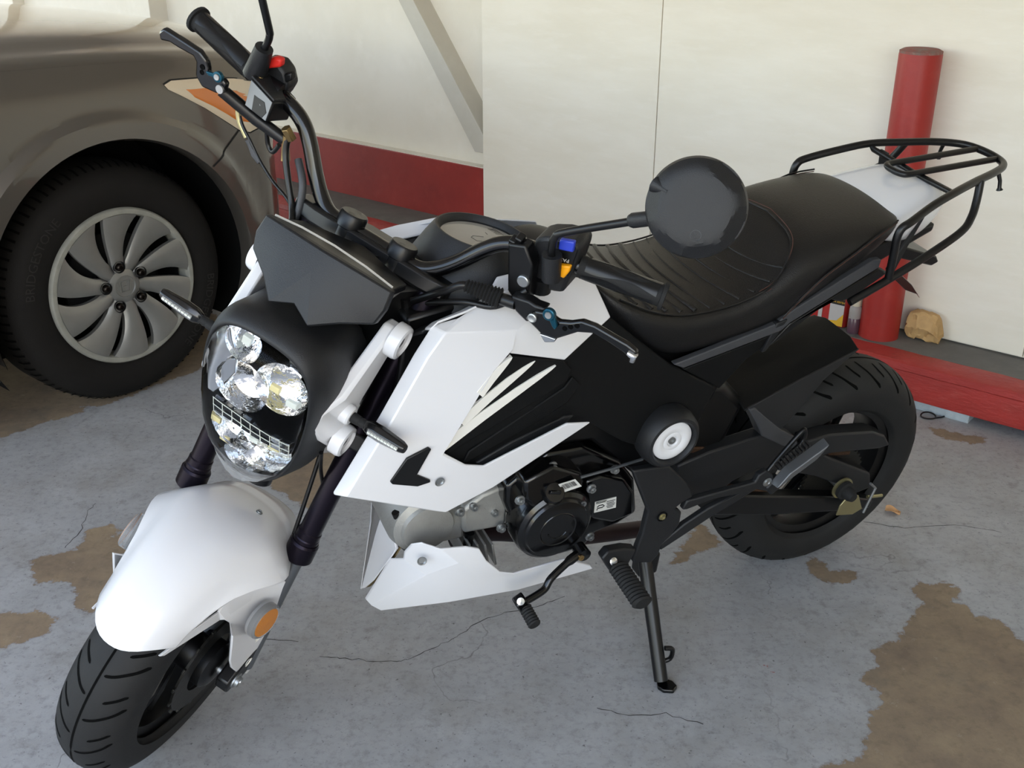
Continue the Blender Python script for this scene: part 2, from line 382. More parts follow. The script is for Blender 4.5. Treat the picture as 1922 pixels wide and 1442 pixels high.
def wbox(g, d0, d1, n0, n1, z0, z1):
    v = [W(d, n, z) for d in (d0, d1) for n in (n0, n1) for z in (z0, z1)]
    return g.add(v, [(0, 1, 3, 2), (4, 6, 7, 5), (0, 4, 5, 1), (2, 3, 7, 6), (0, 2, 6, 4), (1, 5, 7, 3)])
wr = obj('wall_right', wbox(Geo(), -2.60, 3.0, -3.2, N_WALL - 0.013, 0, 2.5), 'ply_white', smooth=0, kind='structure', label='white plywood wall behind the motorcycle')
for d0, d1 in ((-2.614, -1.8718), (-1.8688, -0.650), (-0.647, 0.572), (0.575, 1.79), (1.793, 3.0)):
    obj('plywood_panel', wbox(Geo(), d0, d1, N_WALL - 0.013, N_WALL, Z_WALK + 0.006, 2.5), 'ply_white', wr, bevel=0.0015, smooth=0)
wl = obj('wall_left', wbox(Geo(), -9.0, -2.60, -3.2, N_REC, 0, 2.5), 'wall_white', smooth=0, kind='structure', label='white siding wall with exposed studs behind the car')
stem = obj('stem_wall', wbox(Geo(), -9.0, -2.60, N_REC - 0.01, N_STEM, 0.05, 0.356), 'band_red', wl, bevel=0.004, smooth=0, label='red painted footing along the wall base')
obj('ledge', wbox(Geo(), -9.0, -2.60, N_REC - 0.01, N_STEM - 0.003, 0.355, 0.358), 'wall_white', wl, smooth=0)
# studs and the diagonal brace of the exposed wall frame
def stud(pxl, pxr, n_front):
    d0 = Wpx(pxl, 0, n_front)[0]; d1 = Wpx(pxr, 0, n_front)[0]
    obj('stud', wbox(Geo(), d0, d1, N_REC - 0.005, n_front, 0.356, 2.5), 'wall_white', wl, bevel=0.003, smooth=0)
stud(261, 278, -2.99); stud(15, 23, -3.02)
def brace():
    nf = -2.998
    P = [Wpx(x, y, nf) for x, y in ((735, -25), (891, 285), (904.5, 287), (903.5, 254), (762, -20))]
    P = [(d, z) for d, z in P]
    d_end = -2.6145
    a, b_, c, e, t = P
    poly = [(a[0] - (b_[0] - a[0]) * 4, a[1] + (a[1] - b_[1]) * 4), b_, (d_end, c[1]), (d_end, e[1]), (t[0] - (e[0] - t[0]) * 4, t[1] + (t[1] - e[1]) * 4)]
    g = Geo().prism([W(d, nf, z) for d, z in poly], WN * (N_REC - 0.004 - nf))
    wear_mat('brace_grey', '#c6c0b4', '#bdb7aa', '#cdc8bd', 4, 0.6, bump=0.15); obj('diagonal_brace', g, 'brace_grey', wl, bevel=0.002, smooth=0)
brace()
obj('walkway', wbox(Geo(), -9, 3.0, -3.1, -2.849, -0.0, Z_WALK), 'walk_grey', smooth=0, kind='structure', label='narrow raised grey concrete walkway along the wall')
def curb():
    rows = [(-2.849, 0.1305), (-2.772, 0.131), (-2.763, 0.126), (-2.762, 0.108), (-2.765, 0.104), (-2.765, 0.032), (-2.768, 0.026), (-2.849, 0.026)]
    rings = []
    for i in range(221):
        d = -9 + i * 12 / 220
        rings.append([W(d, n + 0.0022 * noise.noise(Vector((d * 9, k * 3.1, 0))), z + 0.0018 * noise.noise(Vector((d * 11, k * 2.3, 5)))) for k, (n, z) in enumerate(rows)])
    c = obj('trim_1', Geo().loft(rings), 'curb_red', smooth=30, kind='structure', label='red painted curb timber along the walkway edge')
    d_hole = Wpx(1817, 790, -2.77)[0]
    obj('support_block', wbox(Geo(), d_hole - 2.4, d_hole, -2.86, -2.774, -0.001, 0.028), 'block_pale', c, bevel=0.003, smooth=0)
    obj('support_block', wbox(Geo(), d_hole + 0.16, d_hole + 1.6, -2.86, -2.79, -0.001, 0.024), 'block_pale', c, bevel=0.003, smooth=0)
curb()
obj('ceiling', wbox(Geo(), -9, 3.2, -3.2, 1.15, 2.5, 2.62), 'roof_white', smooth=0, kind='structure', label='flat white carport roof above')
obj('wall_side', wbox(Geo(), 3.0, 3.12, -3.2, 1.2, 0, 2.5), 'wall_white', smooth=0, kind='structure', label='white side wall of the carport')

# ---------------------------------------------------------------- bollard, bag, jug, bottle, leaf, wire ring
def bollard():
    b = W(-1.0096, -2.8672 - 0.056, 0)
    b = G(1646, 641, Z_WALK) - WN * 0.0 + (G(1646, 641, Z_WALK) - CAM).to_2d().to_3d().normalized() * 0.055
    e = empty('bollard', (b.x, b.y, Z_WALK), None, 'red painted steel pipe bollard standing behind the rear rack', 'bollard')
    g = Geo().lathe([(0.0565, 0), (0.0558, 0.01), (0.0550, 0.4), (0.0550, 0.787), (0.0535, 0.793)], (0, 0, 0), (0, 0, 1), 48)
    obj('pipe', g, 'bollard_red', e, smooth=40)
    g = Geo().lathe([(0.0540, 0.785), (0.0545, 0.796), (0.045, 0.801), (0.02, 0.803), (0.0001, 0.8035)], (0, 0, 0), (0, 0, 1), 48)
    wear_mat('cap_worn', '#8d4d46', '#7b6a62', '#9e8f86', 30, 0.8)
    obj('concrete_cap', g, 'cap_worn', e, smooth=40)
bollard()
def paper_bag():
    mat('kraft', '#c6a06c', 0.8, bump=0.5, bscale=90, var=0.2, vscale=30)
    c = G(1715, 600, Z_WALK); c = W(-0.921, -2.962, Z_WALK)
    g = Geo(); rings = []
    for i in range(13):
        t = i / 12; x = -0.040 + 0.098 * t
        h = (0.018 + 0.026 * math.sin(math.pi * min(1, 0.15 + t * 0.8)) ** 0.7); w = 0.027 * (0.75 + 0.25 * math.sin(math.pi * t))
        if i == 12: h *= 0.55; w *= 0.7
        r = []
        for k in range(18):
            a = 2 * math.pi * k / 18; ca, sa = math.cos(a), math.sin(a)
            sx = (abs(ca) ** 0.7) * (1 if ca > 0 else -1); sz = (abs(sa) ** 0.7) * (1 if sa > 0 else -1)
            q = Vector((x, w * sx, h * sz + h))
            n = noise.noise_vector(q * 40) * 0.012 + noise.noise_vector(q * 100) * 0.006
            q = q + n; q.z = max(0.0005, q.z); q.y = max(-0.030, min(0.032, q.y)); q.x = max(-.040, q.x); r.append(q)
        rings.append(r)
    g.loft(rings)
    R = Matrix(((WD.x, WN.x, 0), (WD.y, WN.y, 0), (0, 0, 1)))
    o = obj('paper_bag', g, 'kraft', smooth=22, label='crumpled brown paper bag lying beside the bollard', cat='bag', fix=True)
    o.matrix_world = Matrix.Translation(c) @ R.to_4x4()
paper_bag()
def jug():
    mat('jug_red', '#a82722', 0.35); mat('label_black', '#14120f', 0.5); mat('label_yellow', '#d8a92c', 0.5); mat('label_pale', '#b9b6b1', 0.5)
    p = G(1570, 628, Z_WALK)
    base = W(-1.178, -2.932, Z_WALK)
    R = Matrix(((WD.x, WN.x, 0), (WD.y, WN.y, 0), (0, 0, 1)))
    e = empty('jug', base, R, 'red plastic jug with black and yellow label behind the rear fender', 'jug')
    rings = []
    for z, w, t in ((0, .056, .034), (.004, .060, .038), (.14, .060, .038), (.165, .050, .034), (.178, .022, .020), (.19, .018, .018)):
        rings.append([Vector((w * (abs(math.cos(a)) ** .5) * (1 if math.cos(a) > 0 else -1), t * (abs(math.sin(a)) ** .5) * (1 if math.sin(a) > 0 else -1), z)) for a in [2 * math.pi * (k + .5) / 24 for k in range(24)]])
    obj('body', Geo().loft(rings), 'jug_red', e, smooth=40)
    obj('cap', Geo().lathe([(.018, .188), (.02, .19), (.02, .205), (.0001, .206)], (0, 0, 0), (0, 0, 1), 20), 'label_black', e)
    y = .0392
    obj('label', Geo().box((.028, y, .052), (.044, .001, .092)), 'label_pale', e, smooth=0)
    obj('label_band', Geo().box((.028, y + .0007, .084), (.044, .0008, .026)), 'label_black', e, smooth=0)
    obj('label_corner', Geo().prism([(.050, y + .0006, .006), (.050, y + .0006, .045), (.031, y + .0006, .022), (.006, y + .0006, .018), (.006, y + .0006, .006)], (0, .0006, 0)), 'label_yellow', e, smooth=0)
    f = lambda zz: (lambda a, b, h: Vector((.028 - a, y + .0013 + h, zz + b)))
    obj('lettering', text_geo('GUARANTEED', .0065, f(.090)), 'label_yellow', e, smooth=0, fix=False)
    obj('lettering', text_geo('NEVER HOT', .0085, f(.079)), 'label_yellow', e, smooth=0, fix=False)
    obj('white_stripe', Geo().box((-.022, y, .08), (.012, .001, .14)), 'label_pale', e, smooth=0)
jug()
def bottle():
    mat('bottle_plastic', '#d8d2cc', 0.2, trans=0.6, ior=1.3); mat('purple_liquid', '#57404a', 0.25, coat=0.3); mat('bottle_cap', '#c9c0a8', 0.5)
    p = G(1600, 624, Z_WALK); base = W(p.dot(WD), p.dot(WN), Z_WALK)
    e = empty('bottle', base, None, 'small clear bottle of purple liquid between the jug and the bollard', 'bottle')
    obj('body', Geo().lathe([(.0001, 0), (.016, .0), (.0175, .004), (.0175, .07), (.016, .08), (.011, .086)], (0, 0, 0), (0, 0, 1), 24), 'bottle_plastic', e)
    obj('liquid', Geo().lathe([(.0001, .002), (.0170, .0005), (.0180, .004), (.0180, .046), (.0174, .047), (.0001, .047)], (0, 0, 0), (0, 0, 1), 24), 'purple_liquid', e)
    obj('cap', Geo().lathe([(.0135, .084), (.0135, .112), (.012, .115), (.0001, .116)], (0, 0, 0), (0, 0, 1), 20), 'bottle_cap', e)
bottle()
def leaf():
    mat('dry_leaf', '#cfa274', 0.8, var=0.25, vscale=60)
    c = G(1675, 963); g = Geo(); rows = []
    for i in range(8):
        t = i / 7; w = 0.015 * math.sin(math.pi * (0.08 + 0.9 * t)) ** 0.8
        rows.append([Vector(((t - .5) * .034, w * s, .0025 + .006 * (s * s) + .004 * math.sin(t * 5 + s))) for s in (-1, -.5, 0, .5, 1)])
    n = 5; v = [p for r in rows for p in r]; f = [(i * n + j, i * n + j + 1, (i + 1) * n + j + 1, (i + 1) * n + j) for i in range(7) for j in range(4)]
    g.sheet(v, f, (0, 0, .0006)); e = obj('dry_leaf', g, 'dry_leaf', smooth=50, label='curled dry brown leaf lying on the floor behind the rear wheel', cat='leaf')
    e.matrix_world = Matrix.Translation(c) @ Matrix.Rotation(-.5, 4, 'Z')
leaf()
def ring():
    c = G(1742, 784); pts = [c + Vector((.020 * math.cos(a), .015 * math.sin(a), .0035 + .006 * max(0, math.sin(a)))) for a in [2 * math.pi * k / 28 for k in range(26)]]
    pts.append(c + Vector((.034, -.004, .003))); pts.append(c + Vector((.044, .002, .003)))
    obj('wire_loop', Geo().tube(pts, .0022, 8), 'black_satin', label='small loop of black wire on the floor under the red curb', cat='wire')
ring()
# ---------------------------------------------------------------- the parked car
def car():
    m = mat('car_paint', '#5b5650', 0.30, metal=0.6, coat=1.0)
    mat('car_black', '#0b0b0b', 0.7); mat('liner', '#0d0d0d', 0.9, spec=0.1); mat('lamp_amber', '#c4702e', 0.25, coat=1.0); mat('lamp_clear', '#c9b9a0', 0.15, coat=1.0); mat('alloy', '#8e8d89', 0.42, metal=0.7, var=0.12, vscale=14)
    mat('alloy_worn', '#86857c', 0.65, var=0.2, vscale=30); mat('lug', '#2b2622', 0.3, metal=0.9)
    root = empty('car', CO, Matrix(((CU.x, -CV.x, 0), (CU.y, -CV.y, 0), (0, 0, 1))), 'grey sedan parked nose to the wall behind the motorcycle', 'car')
    inv = root.matrix_world.inverted()
    def Q(u, v, z): return Vector((u, -v, z))      # car frame: x forward, y left
    AR, AZ = 0.392, 0.335
    def zt(u):                                       # shoulder line
        return 0.905 - 0.10 * max(0, (u + 0.05)) ** 1.6 - 0.02 * max(0, u - .3) + 0.03 * min(1, max(0, -u))
    def vv(u, z):
        v = 0.035
        v -= 0.25 * max(0, u - 0.25) ** 2 + 5.0 * max(0, u - 0.47) ** 2
        h = (z - 0.60) / max(0.1, zt(u) - 0.60)
        v -= 0.035 * max(0, h) ** 2.2 + (0.0 if h < 0.75 else 0.22 * (h - 0.75) ** 2 * 2.2)
        v -= 0.05 * max(0, (0.34 - z) / 0.34) ** 1.5
        r = math.hypot(u, z - AZ)
        if r < 0.46: v += 0.018 * min(1, (0.46 - r) / 0.02)
        # crease running back from the arch
        v += 0.006 * math.exp(-((z - 0.775 - 0.02 * u) / 0.012) ** 2) * (1 if u < -0.30 else 0)
        return v
    us = [-1.6, -1.3, -1.0, -0.8, -0.65, -0.55, -0.5, -0.46, -0.43, -0.41, -0.395] + [-0.39 + 0.78 * i / 48 for i in range(49)] + [0.395, .41, .43, .46, .48, .5, .52, .54, .56, .58, .60, .62, .64, .66, .68, .70]
    def zb(u):
        return AZ + math.sqrt(max(0, AR * AR - u * u)) if abs(u) < AR - 0.001 else 0.19
    NR = 26; rows = []
    for u in us:
        t_ = zt(u); ins = abs(u) < AR - .001; za = zb(u) if ins else AZ + .035; zl = za if ins else .19
        zz = [zl + (za - zl) * k / 6 for k in range(6)] + [za + (t_ - za) * k / (NR - 6) for k in range(NR - 5)]
        rows.append([Q(u, vv(u, z), z) for z in zz])
    g = Geo(); n = NR + 1; v = [p for r in rows for p in r]
    f = [(i * n + k, (i + 1) * n + k, (i + 1) * n + k + 1, i * n + k + 1) for i in range(len(us) - 1) for k in range(NR)]
    ns = next(i for i, u in enumerate(us) if u > 0.30)
    g.sheet(v, f, (0, .012, 0))
    side = obj('fender', g, m, root, smooth=30)
    # arch return flange
    pr = []
    for i in range(41):
        a = math.radians(-18 + 216 * i / 40); u = AR * math.cos(a); z = AZ + AR * math.sin(a); z = max(z, .19)
        pr.append([Q(u, vv(u, z) + .001, z), Q(u * .985, vv(u, z) - .012, AZ + (z - AZ) * .985), Q(u * .985, vv(u, z) - .05, AZ + (z - AZ) * .985)])
    g = Geo().loft(pr, closed=False, caps=False); obj('arch_flange', g, m, root)
    # wheel well liner
    rl = [[Q(.405 * math.cos(a), vv_, AZ + .405 * math.sin(a)) for vv_ in (-.02, -.30)] for a in [math.radians(-30 + 240 * i / 36) for i in range(37)]]
    obj('wheel_liner', Geo().loft(rl, closed=False, caps=False), 'liner', root)
    # hood: from the shoulder to the centre line
    rows = []
    uh = [-1.6, -1.2, -.9, -.6, -.4, -.25, -.1, 0, .1, .2, .3, .4, .45, .5, .54, .58, .62, .66, .70]
    vh = [0, .02, .045, .07, .10, .14, .2, .3, .45, .65, .85, 1.1, 1.35, 1.6, 1.74]
    def hood_z(u, s_):
        t = min(s_, 1.74 - s_) if s_ > .87 else s_
        c = 0.065 * (1 - math.exp(-t / .10)) + 0.035 * (1 - math.exp(-t / .5))
        c -= 0.012 * math.exp(-((t - .085) / .03) ** 2)
        return zt(u) + c - 0.10 * max(0, u - 0.45) ** 2
    for u in uh:
        v0 = vv(u, zt(u)); rows.append([Q(u, v0 - s_ * (1 - (.035 - vv(u, .6)) / .87), hood_z(u, s_) if s_ > 0 else zt(u)) for s_ in vh])
    n = len(vh); v = [p for r in rows for p in r]
    f = [(i * n + k, (i + 1) * n + k, (i + 1) * n + k + 1, i * n + k + 1) for i in range(len(uh) - 1) for k in range(n - 1)]
    g = Geo().sheet(v, f, (0, 0, -.012)); obj('hood', g, m, root, sub=1, smooth=40)
    # nose: bumper front closing the body, in a sweep across the car
    rows = []
    for k in range(15):
        s_ = 1.74 * k / 14; w = vv(.70, .5) - s_ * .69; bow = 0.17 * (1 - ((s_ - .87) / .87) ** 2)
        zs = [.17, .22, .34, .46, .56, .66, .74, .80]
        ux = [-.04, .01, .03, .035, .03, .005, -.03, -.06]
        rows.append([Q(.69 + bow + ux[j] * .6, w, z) for j, z in enumerate(zs)])
    obj('front_bumper', Geo().loft(rows, closed=False, caps=False), m, root, sub=1)
    # interior blocker and underbody
    g = Geo().prism([Q(u, -.30, z) for u, z in ((-1.55, .2), (.60, .22), (.62, .6), (.3, .80), (-1.55, .87))], Q(0, -1.2, 0)); obj('engine_bay', g, 'liner', root, smooth=0)
    g = Geo().box(Q(-.6, -.9, .2), (2.2, 1.5, .06)); obj('underbody', g, 'liner', root, smooth=0)
    # seam strips and the headlamp that follow the fender skin
    def skin(pts, w, dv=.0015):
        rings = []
        for i, (u, z) in enumerate(pts):
            a = pts[max(0, i - 1)]; b_ = pts[min(len(pts) - 1, i + 1)]; d = Vector((b_[0] - a[0], b_[1] - a[1])).normalized(); nn = Vector((-d.y, d.x)) * w / 2
            rings.append([Q(u + s_ * nn.x, vv(u + s_ * nn.x, z + s_ * nn.y) + dv, z + s_ * nn.y) for s_ in (-1, 1)])
        return Geo().loft(rings, closed=False, caps=False)
    def lerp(a, b_, k): return [(a[0] + (b_[0] - a[0]) * i / k, a[1] + (b_[1] - a[1]) * i / k) for i in range(k + 1)]
    A1, A2, A3 = (.285, .612), (.345, .648), (.400, .690)
    obj('panel_gap', skin(lerp(A1, A2, 6) + lerp(A2, A3, 6)[1:], .005), 'car_black', root)
    hl = [(.190, .838), (.215, .846), (.30, .842), (.42, .828), (.50, .812), (.58, .79), (.58, .735), (.54, .71), (.48, .688), (.44, .680), (.405, .690), (.36, .722), (.30, .765), (.235, .805), (.198, .826)]
    def lamp_grid(poly, dv, mname, name, parent, inset=0.0):
        cx = sum(p[0] for p in poly) / len(poly); cz = sum(p[1] for p in poly) / len(poly); rings = []
        for k in range(7):
            t = k / 6 * (1 - inset)
            rings.append([Q(cx + (u - cx) * t, vv(cx + (u - cx) * t, cz + (z - cz) * t) + dv * (1 if k < 6 else .4), cz + (z - cz) * t) for u, z in poly])
        return obj(name, Geo().loft(rings, caps=False), mname, parent, smooth=50)
    lamp_grid([(.335 + (u - .335) * 1.02, .77 + (z - .77) * 1.05) for u, z in hl], .001, 'car_black', 'headlamp_gasket', root)
    hlo = lamp_grid(hl, .005, 'lamp_clear', 'headlamp', root)
    lamp_grid([(.235, .826), (.33, .822), (.42, .80), (.52, .765), (.52, .715), (.45, .70), (.40, .712), (.33, .76), (.26, .80)], .0065, 'lamp_amber', 'amber_lens', hlo)
    # front wheel
    whl = empty('wheel_empty_tmp', (0, 0, 0)); bpy.data.objects.remove(whl)
    c = Q(0, 0, .328); ax = Q(0, 1, 0)               # axis points to the car's right
    T = [(.205, -.012), (.222, -.003), (.245, .004), (.275, .006), (.300, -.004), (.316, -.022), (.325, -.04), (.3275, -.06), (.328, -.11), (.3275, -.16), (.322, -.19), (.30, -.212), (.25, -.216), (.205, -.20)]
    tire = obj('tire', Geo().lathe(T, c, ax, 96), 'car_tire', root, smooth=50)
    # shoulder tread blocks
    g = Geo()
    for k in range(84):
        a = 2 * math.pi * k / 84
        er = Q(math.cos(a), 0, math.sin(a)); et = Q(-math.sin(a), 0, math.cos(a))
        pts = [(.3175, -.021), (.3268, -.040), (.3295, -.062)]
        rings = [[c + er * (r + .001) + ax * h + et * s_ * .0032 for s_ in (-1, 1)] for r, h in pts]
        g.loft(rings, closed=False, caps=False)
    obj('tread_groove', g, 'groove_black', tire)
    lm = mat('tire_letter', '#1a1714', 0.8)
    def arc_text(txt, mid_deg, size, R0):
        def fn(x, y, h):
            a = math.radians(mid_deg) - x / R0; r = R0 + y
            return c + Q(math.cos(a), 0, math.sin(a)) * r + ax * (.0072 - abs(r - .262) * .05 + h)
        return text_geo(txt, size, fn)
    obj('lettering', arc_text('BRIDGESTONE', 150, .034, .268), lm, tire, smooth=0, fix=False)
    obj('lettering', arc_text('BRIDGESTONE', -30, .034, .268), lm, tire, smooth=0, fix=False)
    # alloy face: ten blades, rim ring, hub
    def face_h(r): return .006 - .020 * max(0, (.20 - r) / .2) ** 1.3 - .004 * max(0, (.05 - r) / .05)
    def pol(r, a, h): return c + Q(math.cos(a), 0, math.sin(a)) * r + ax * h
    rim = obj('wheel_rim', Geo().lathe([(.213, -.02), (.2145, -.004), (.2135, .004), (.210, .0075), (.204, .008), (.1985, .0068), (.196, .003), (.194, -.01), (.190, -.09)], c, ax, 96), 'alloy_worn', root, smooth=40)
    for k in range(10):
        th = 2 * math.pi * (k + .5) / 10 + .12; rows = []
        for i in range(13):
            r = .046 + (.198 - .046) * i / 12
            hw = math.pi / 10
            if r > .080: hw -= (.0050 + .0050 * min(1, (r - .080) / .10) + .0045 * math.sin(math.pi * min(1, (r - .080) / .118))) / r
            elif r > .068: hw -= (.0050 * (r - .068) / .012) / r
            tw = -.20 * ((r - .05) / .15) ** 2
            row = []
            for j in range(7):
                s_ = -1 + 2 * j / 6; row.append(pol(r, th + tw + hw * s_, face_h(r) + .004 * (1 - s_ * s_) - (.003 if abs(s_) == 1 else 0) + .002 * s_))
            rows.append(row)
        n = 7; v = [p for r_ in rows for p in r_]; f = [(i * n + j, i * n + j + 1, (i + 1) * n + j + 1, (i + 1) * n + j) for i in range(12) for j in range(6)]
        obj('spoke', Geo().sheet(v, f, -ax * .014), 'alloy', rim, smooth=45)
    obj('barrel', Geo().lathe([(.187, -.03), (.185, -.12), (.02, -.125)], c, ax, 48), 'liner', rim)
    obj('brake_rotor', Geo().lathe([(.14, -.06), (.14, -.07), (.06, -.07), (.06, -.05)], c, ax, 40), 'car_black', rim)
    obj('hub_cap', Geo().lathe([(.048, -.016), (.046, -.004), (.034, .0005), (.030, .001), (.0285, -.002), (.0001, -.0015)], c, ax, 40), 'alloy', rim)
    for k in range(5):
        a = 2 * math.pi * k / 5 + math.radians(100); p = pol(.0575, a, 0)
        o = obj('lug_nut', Geo().lathe([(.0105, -.012), (.0105, .006), (.008, .010), (.006, .011), (.0055, .006), (.0001, .006)], p, ax, 12), 'lug', rim)
        obj('lug_recess', Geo().lathe([(.0165, .0035), (.015, .001), (.0145, -.01), (.0001, -.0105)], p, ax, 24), 'car_black', o)
    # emblem on the hub: an upright H in a rounded frame
    def E(x, y, h): return c + Q(x, 0, y) + ax * (h + .0)
    g = Geo()
    fr = [(-.0175, .0150), (.0175, .0150), (.0135, -.0150), (-.0135, -.0150)]
    for i in range(4):
        a, b_ = Vector(fr[i]), Vector(fr[(i + 1) % 4]); d = (b_ - a).normalized(); nn = Vector((-d.y, d.x)) * .0011
        g.prism([E(p.x, p.y, -.0015) for p in (a + nn, b_ + nn, b_ - nn, a - nn)], ax * .0022)
    for sx in (-1, 1):
        g.prism([E(sx * x, y, -.0015) for x, y in ((.0075, .0125), (.0115, .0125), (.0085, -.0125), (.0045, -.0125))], ax * .0022)
    g.prism([E(x, y, -.0015) for x, y in ((-.0070, .0012), (.0070, .0012), (.0062, -.0025), (-.0062, -.0025))], ax * .0022)
    obj('emblem', g, 'alloy', rim, smooth=0)
car()
# ---------------------------------------------------------------- the motorcycle (own frame: x forward, y left, z up)
BK = empty('motorcycle', OB, MB, 'white and black mini naked motorcycle leaning on its side stand', 'motorcycle')
def part(name, g, m, parent=None, st=False, mirror=False, **kw):
    gs = [g] + ([g.mirrored()] if mirror else []); out = []
    for q in gs:
        if st: q = Geo().add([fS(p) for p in q.v], q.f)
        out.append(obj(name, q, m, parent or BK, **kw))
    return out if mirror else out[0]
def PB(pts): return [B(*p) for p in pts]
def plate(pts, t, faces=None):      # outline of (px, py, lateral offset) in the bike frame, thickness t inwards
    v = PB(pts); f = faces or [tuple(range(len(v)))]
    return Geo().sheet(v, f, (0, -t, 0))
def splate(pts, t, faces=None, vec=None):
    v = [S(*p) for p in pts]; f = faces or [tuple(range(len(v)))]
    return Geo().sheet(v, f, vec or (0, -t, 0))
def xplate(pts, x, t):              # outline in the steered frame on a plane x = const (or per-point x)
    v = [SX(p[0], p[1], p[2] if len(p) > 2 else x) for p in pts]
    return Geo().sheet(v, [tuple(range(len(v)))], (-t, 0, 0))
def bolt(p, ax, r=.006, h=.005): return Geo().lathe([(r * 1.5, 0), (r * 1.5, h * .3), (r, h * .35), (r, h), (r * .6, h), (r * .5, h * .6), (.0001, h * .6)], p, ax, 12)
Y = Vector((0, 1, 0))

# ---- wheels
def tire_prof(R, w, rim):
    o = []
    for i in range(25):
        a = -math.pi / 2 + math.pi * i / 24; k = .86
        o.append((R - w * .44 + w * .44 * math.cos(a) ** k, w / 2 * math.sin(a)))
    o = [(rim, -w * .40), (rim + .006, -w * .455), (R - w * .62, -w * .495)] + o[1:-1] + [(R - w * .62, w * .495), (rim + .006, w * .455), (rim, w * .40)]
    return o
def tire_r(R, w, y):
    s_ = max(-1, min(1, 2 * y / w)); return R - w * .44 + w * .44 * math.cos(math.asin(s_)) ** .86
def groove(c, R, w, path, hw=.0022, lift=.0005):     # path of (angle, lateral) on the tread
    rings = []
    for i, (a, y) in enumerate(path):
        a0, y0 = path[max(0, i - 1)]; a1, y1 = path[min(len(path) - 1, i + 1)]
        d = Vector(((a1 - a0) * R, y1 - y0)).normalized(); n = Vector((-d.y, d.x)) * hw * (0.35 if i in (0, len(path) - 1) else 1)
        rr = []
        for s_ in (-1, 0, 1):
            aa, yy = a + s_ * n.x / R, y + s_ * n.y; r = tire_r(R, w, yy) + lift
            rr.append(Vector((c[0] + r * math.cos(aa), yy, c[1] + r * math.sin(aa))))
        rings.append(rr)
    return rings
def wheel(name, c, R, w, st, rear):
    rim = .152 if rear else .148
    t = part('tire', Geo().lathe(tire_prof(R, w, rim), (c[0], 0, c[1]), Y, 120), 'tire_rubber', st=st, smooth=60, label=('rear' if rear else 'front') + ' tyre with slanted tread grooves')
    g = Geo(); N = 22 if rear else 18
    for k in range(N):
        a = 2 * math.pi * k / N
        for sd in (-1, 1):
            off = (0.5 * 2 * math.pi / N) if sd < 0 else 0
            if rear:
                L = [[(a + off - .05, .012), (a + off - .01, .030), (a + off + .07, .050), (a + off + .15, .0595)],
                     [(a + off - .16, .018), (a + off - .13, .034), (a + off - .08, .046)]]
            else:
                L = [[(a + off + .02, .006), (a + off + .05, .020), (a + off + .13, .040), (a + off + .20, .050)],
                     [(a + off + .20, .022), (a + off + .25, .036), (a + off + .30, .046)]]
            for p in L:
                pts = spline([Vector((x, y_ * sd, 0)) for x, y_ in p], 4)
                g.loft(groove(c, R, w, [(q.x, q.y) for q in pts]), closed=False, caps=False)
    g.loft(groove(c, R, w, [(2 * math.pi * i / 120, 0.0) for i in range(121)], .0018), closed=False, caps=False)
    part('tread_groove', g, 'groove_black', t, st=st, kind='stuff')
    r_ = part('rim', Geo().lathe([(rim + .004, -w * .40), (rim + .008, -w * .40), (rim + .007, -w * .36), (rim - .012, -w * .30), (rim - .018, -w * .1), (rim - .018, w * .1), (rim - .012, w * .30), (rim + .007, w * .36), (rim + .008, w * .40), (rim + .004, w * .40)], (c[0], 0, c[1]), Y, 64), 'black_satin', st=st, label='black cast rim')
    for k in range(5):
        for dv in (-.16, .16):
            a = 2 * math.pi * k / 5 + .4 + dv; a2 = 2 * math.pi * k / 5 + .4 + dv * .6
            d1 = Vector((math.cos(a2), 0, math.sin(a2))); d2 = Vector((math.cos(a), 0, math.sin(a))); cc = Vector((c[0], .008, c[1]))
            part('spoke', Geo().tube([cc + d1 * .03, cc + d1 * .09 + Y * .006, cc + d2 * (rim - .014)], [.011, .0085, .010], 8), 'black_satin', r_, st=st)
    part('hub', Geo().lathe([(.0001, -.05), (.028, -.05), (.032, -.04), (.032, .04), (.028, .05), (.0001, .05)], (c[0], 0, c[1]), Y, 28), 'black_satin', r_, st=st)
    return t, r_
RC_, FC_ = (0.0, .243), (1.2767, .224)
RR, RW, FR, FWD = .243, .13, .2243, .115
rt, rr_ = wheel('rear', RC_, RR, RW, False, True)
ft, fr_ = wheel('front', FC_, FR, FWD, True, False)
# ---- fork, axle, brake
FK = Vector((1.1434, 0, .4109))
for sd in (1, -1):
    o = FK + Y * .1035 * sd
    up = part('fork_tube', Geo().lathe([(.0175, .012), (.0175, .475), (.0001, .475)], o, AXD, 32), 'anodized', st=True, label='dark anodized upper fork tube')
    part('collar', Geo().lathe([(.0001, -.004), (.0215, -.004), (.0235, -.0015), (.0235, .026), (.0212, .030), (.0200, .030), (.0200, .036), (.0190, .038), (.0190, .048), (.0175, .050)], o, AXD, 40), 'anodized', up, st=True, smooth=25)
    lo = part('fork_leg', Geo().lathe([(.0125, .0), (.0125, -.14), (.015, -.15), (.0155, -.225), (.0001, -.228)], o, AXD, 24), 'fork_steel', st=True, label='grey lower fork leg')
    part('axle_lug', Geo().prism([o + AXD * -.17 + Vector((-.014, -.012 * 1, 0)), o + AXD * -.17 + Vector((.02, -.012, 0)), Vector((1.2967, o.y - .012, .236)), Vector((1.2967, o.y - .012, .208)), Vector((1.262, o.y - .012, .203)), o + AXD * -.23 + Vector((-.012, -.012, 0))], (0, .024, 0)), 'black_satin', lo, st=True, bevel=.004)
    part('axle_nut', bolt(Vector((1.2767, o.y + sd * .012, .224)), Y * sd, .009, .008), 'steel', lo, st=True)
part('front_axle', Geo().cyl((1.2767, -.1, .224), (1.2767, .1, .224), .008), 'steel', st=True)
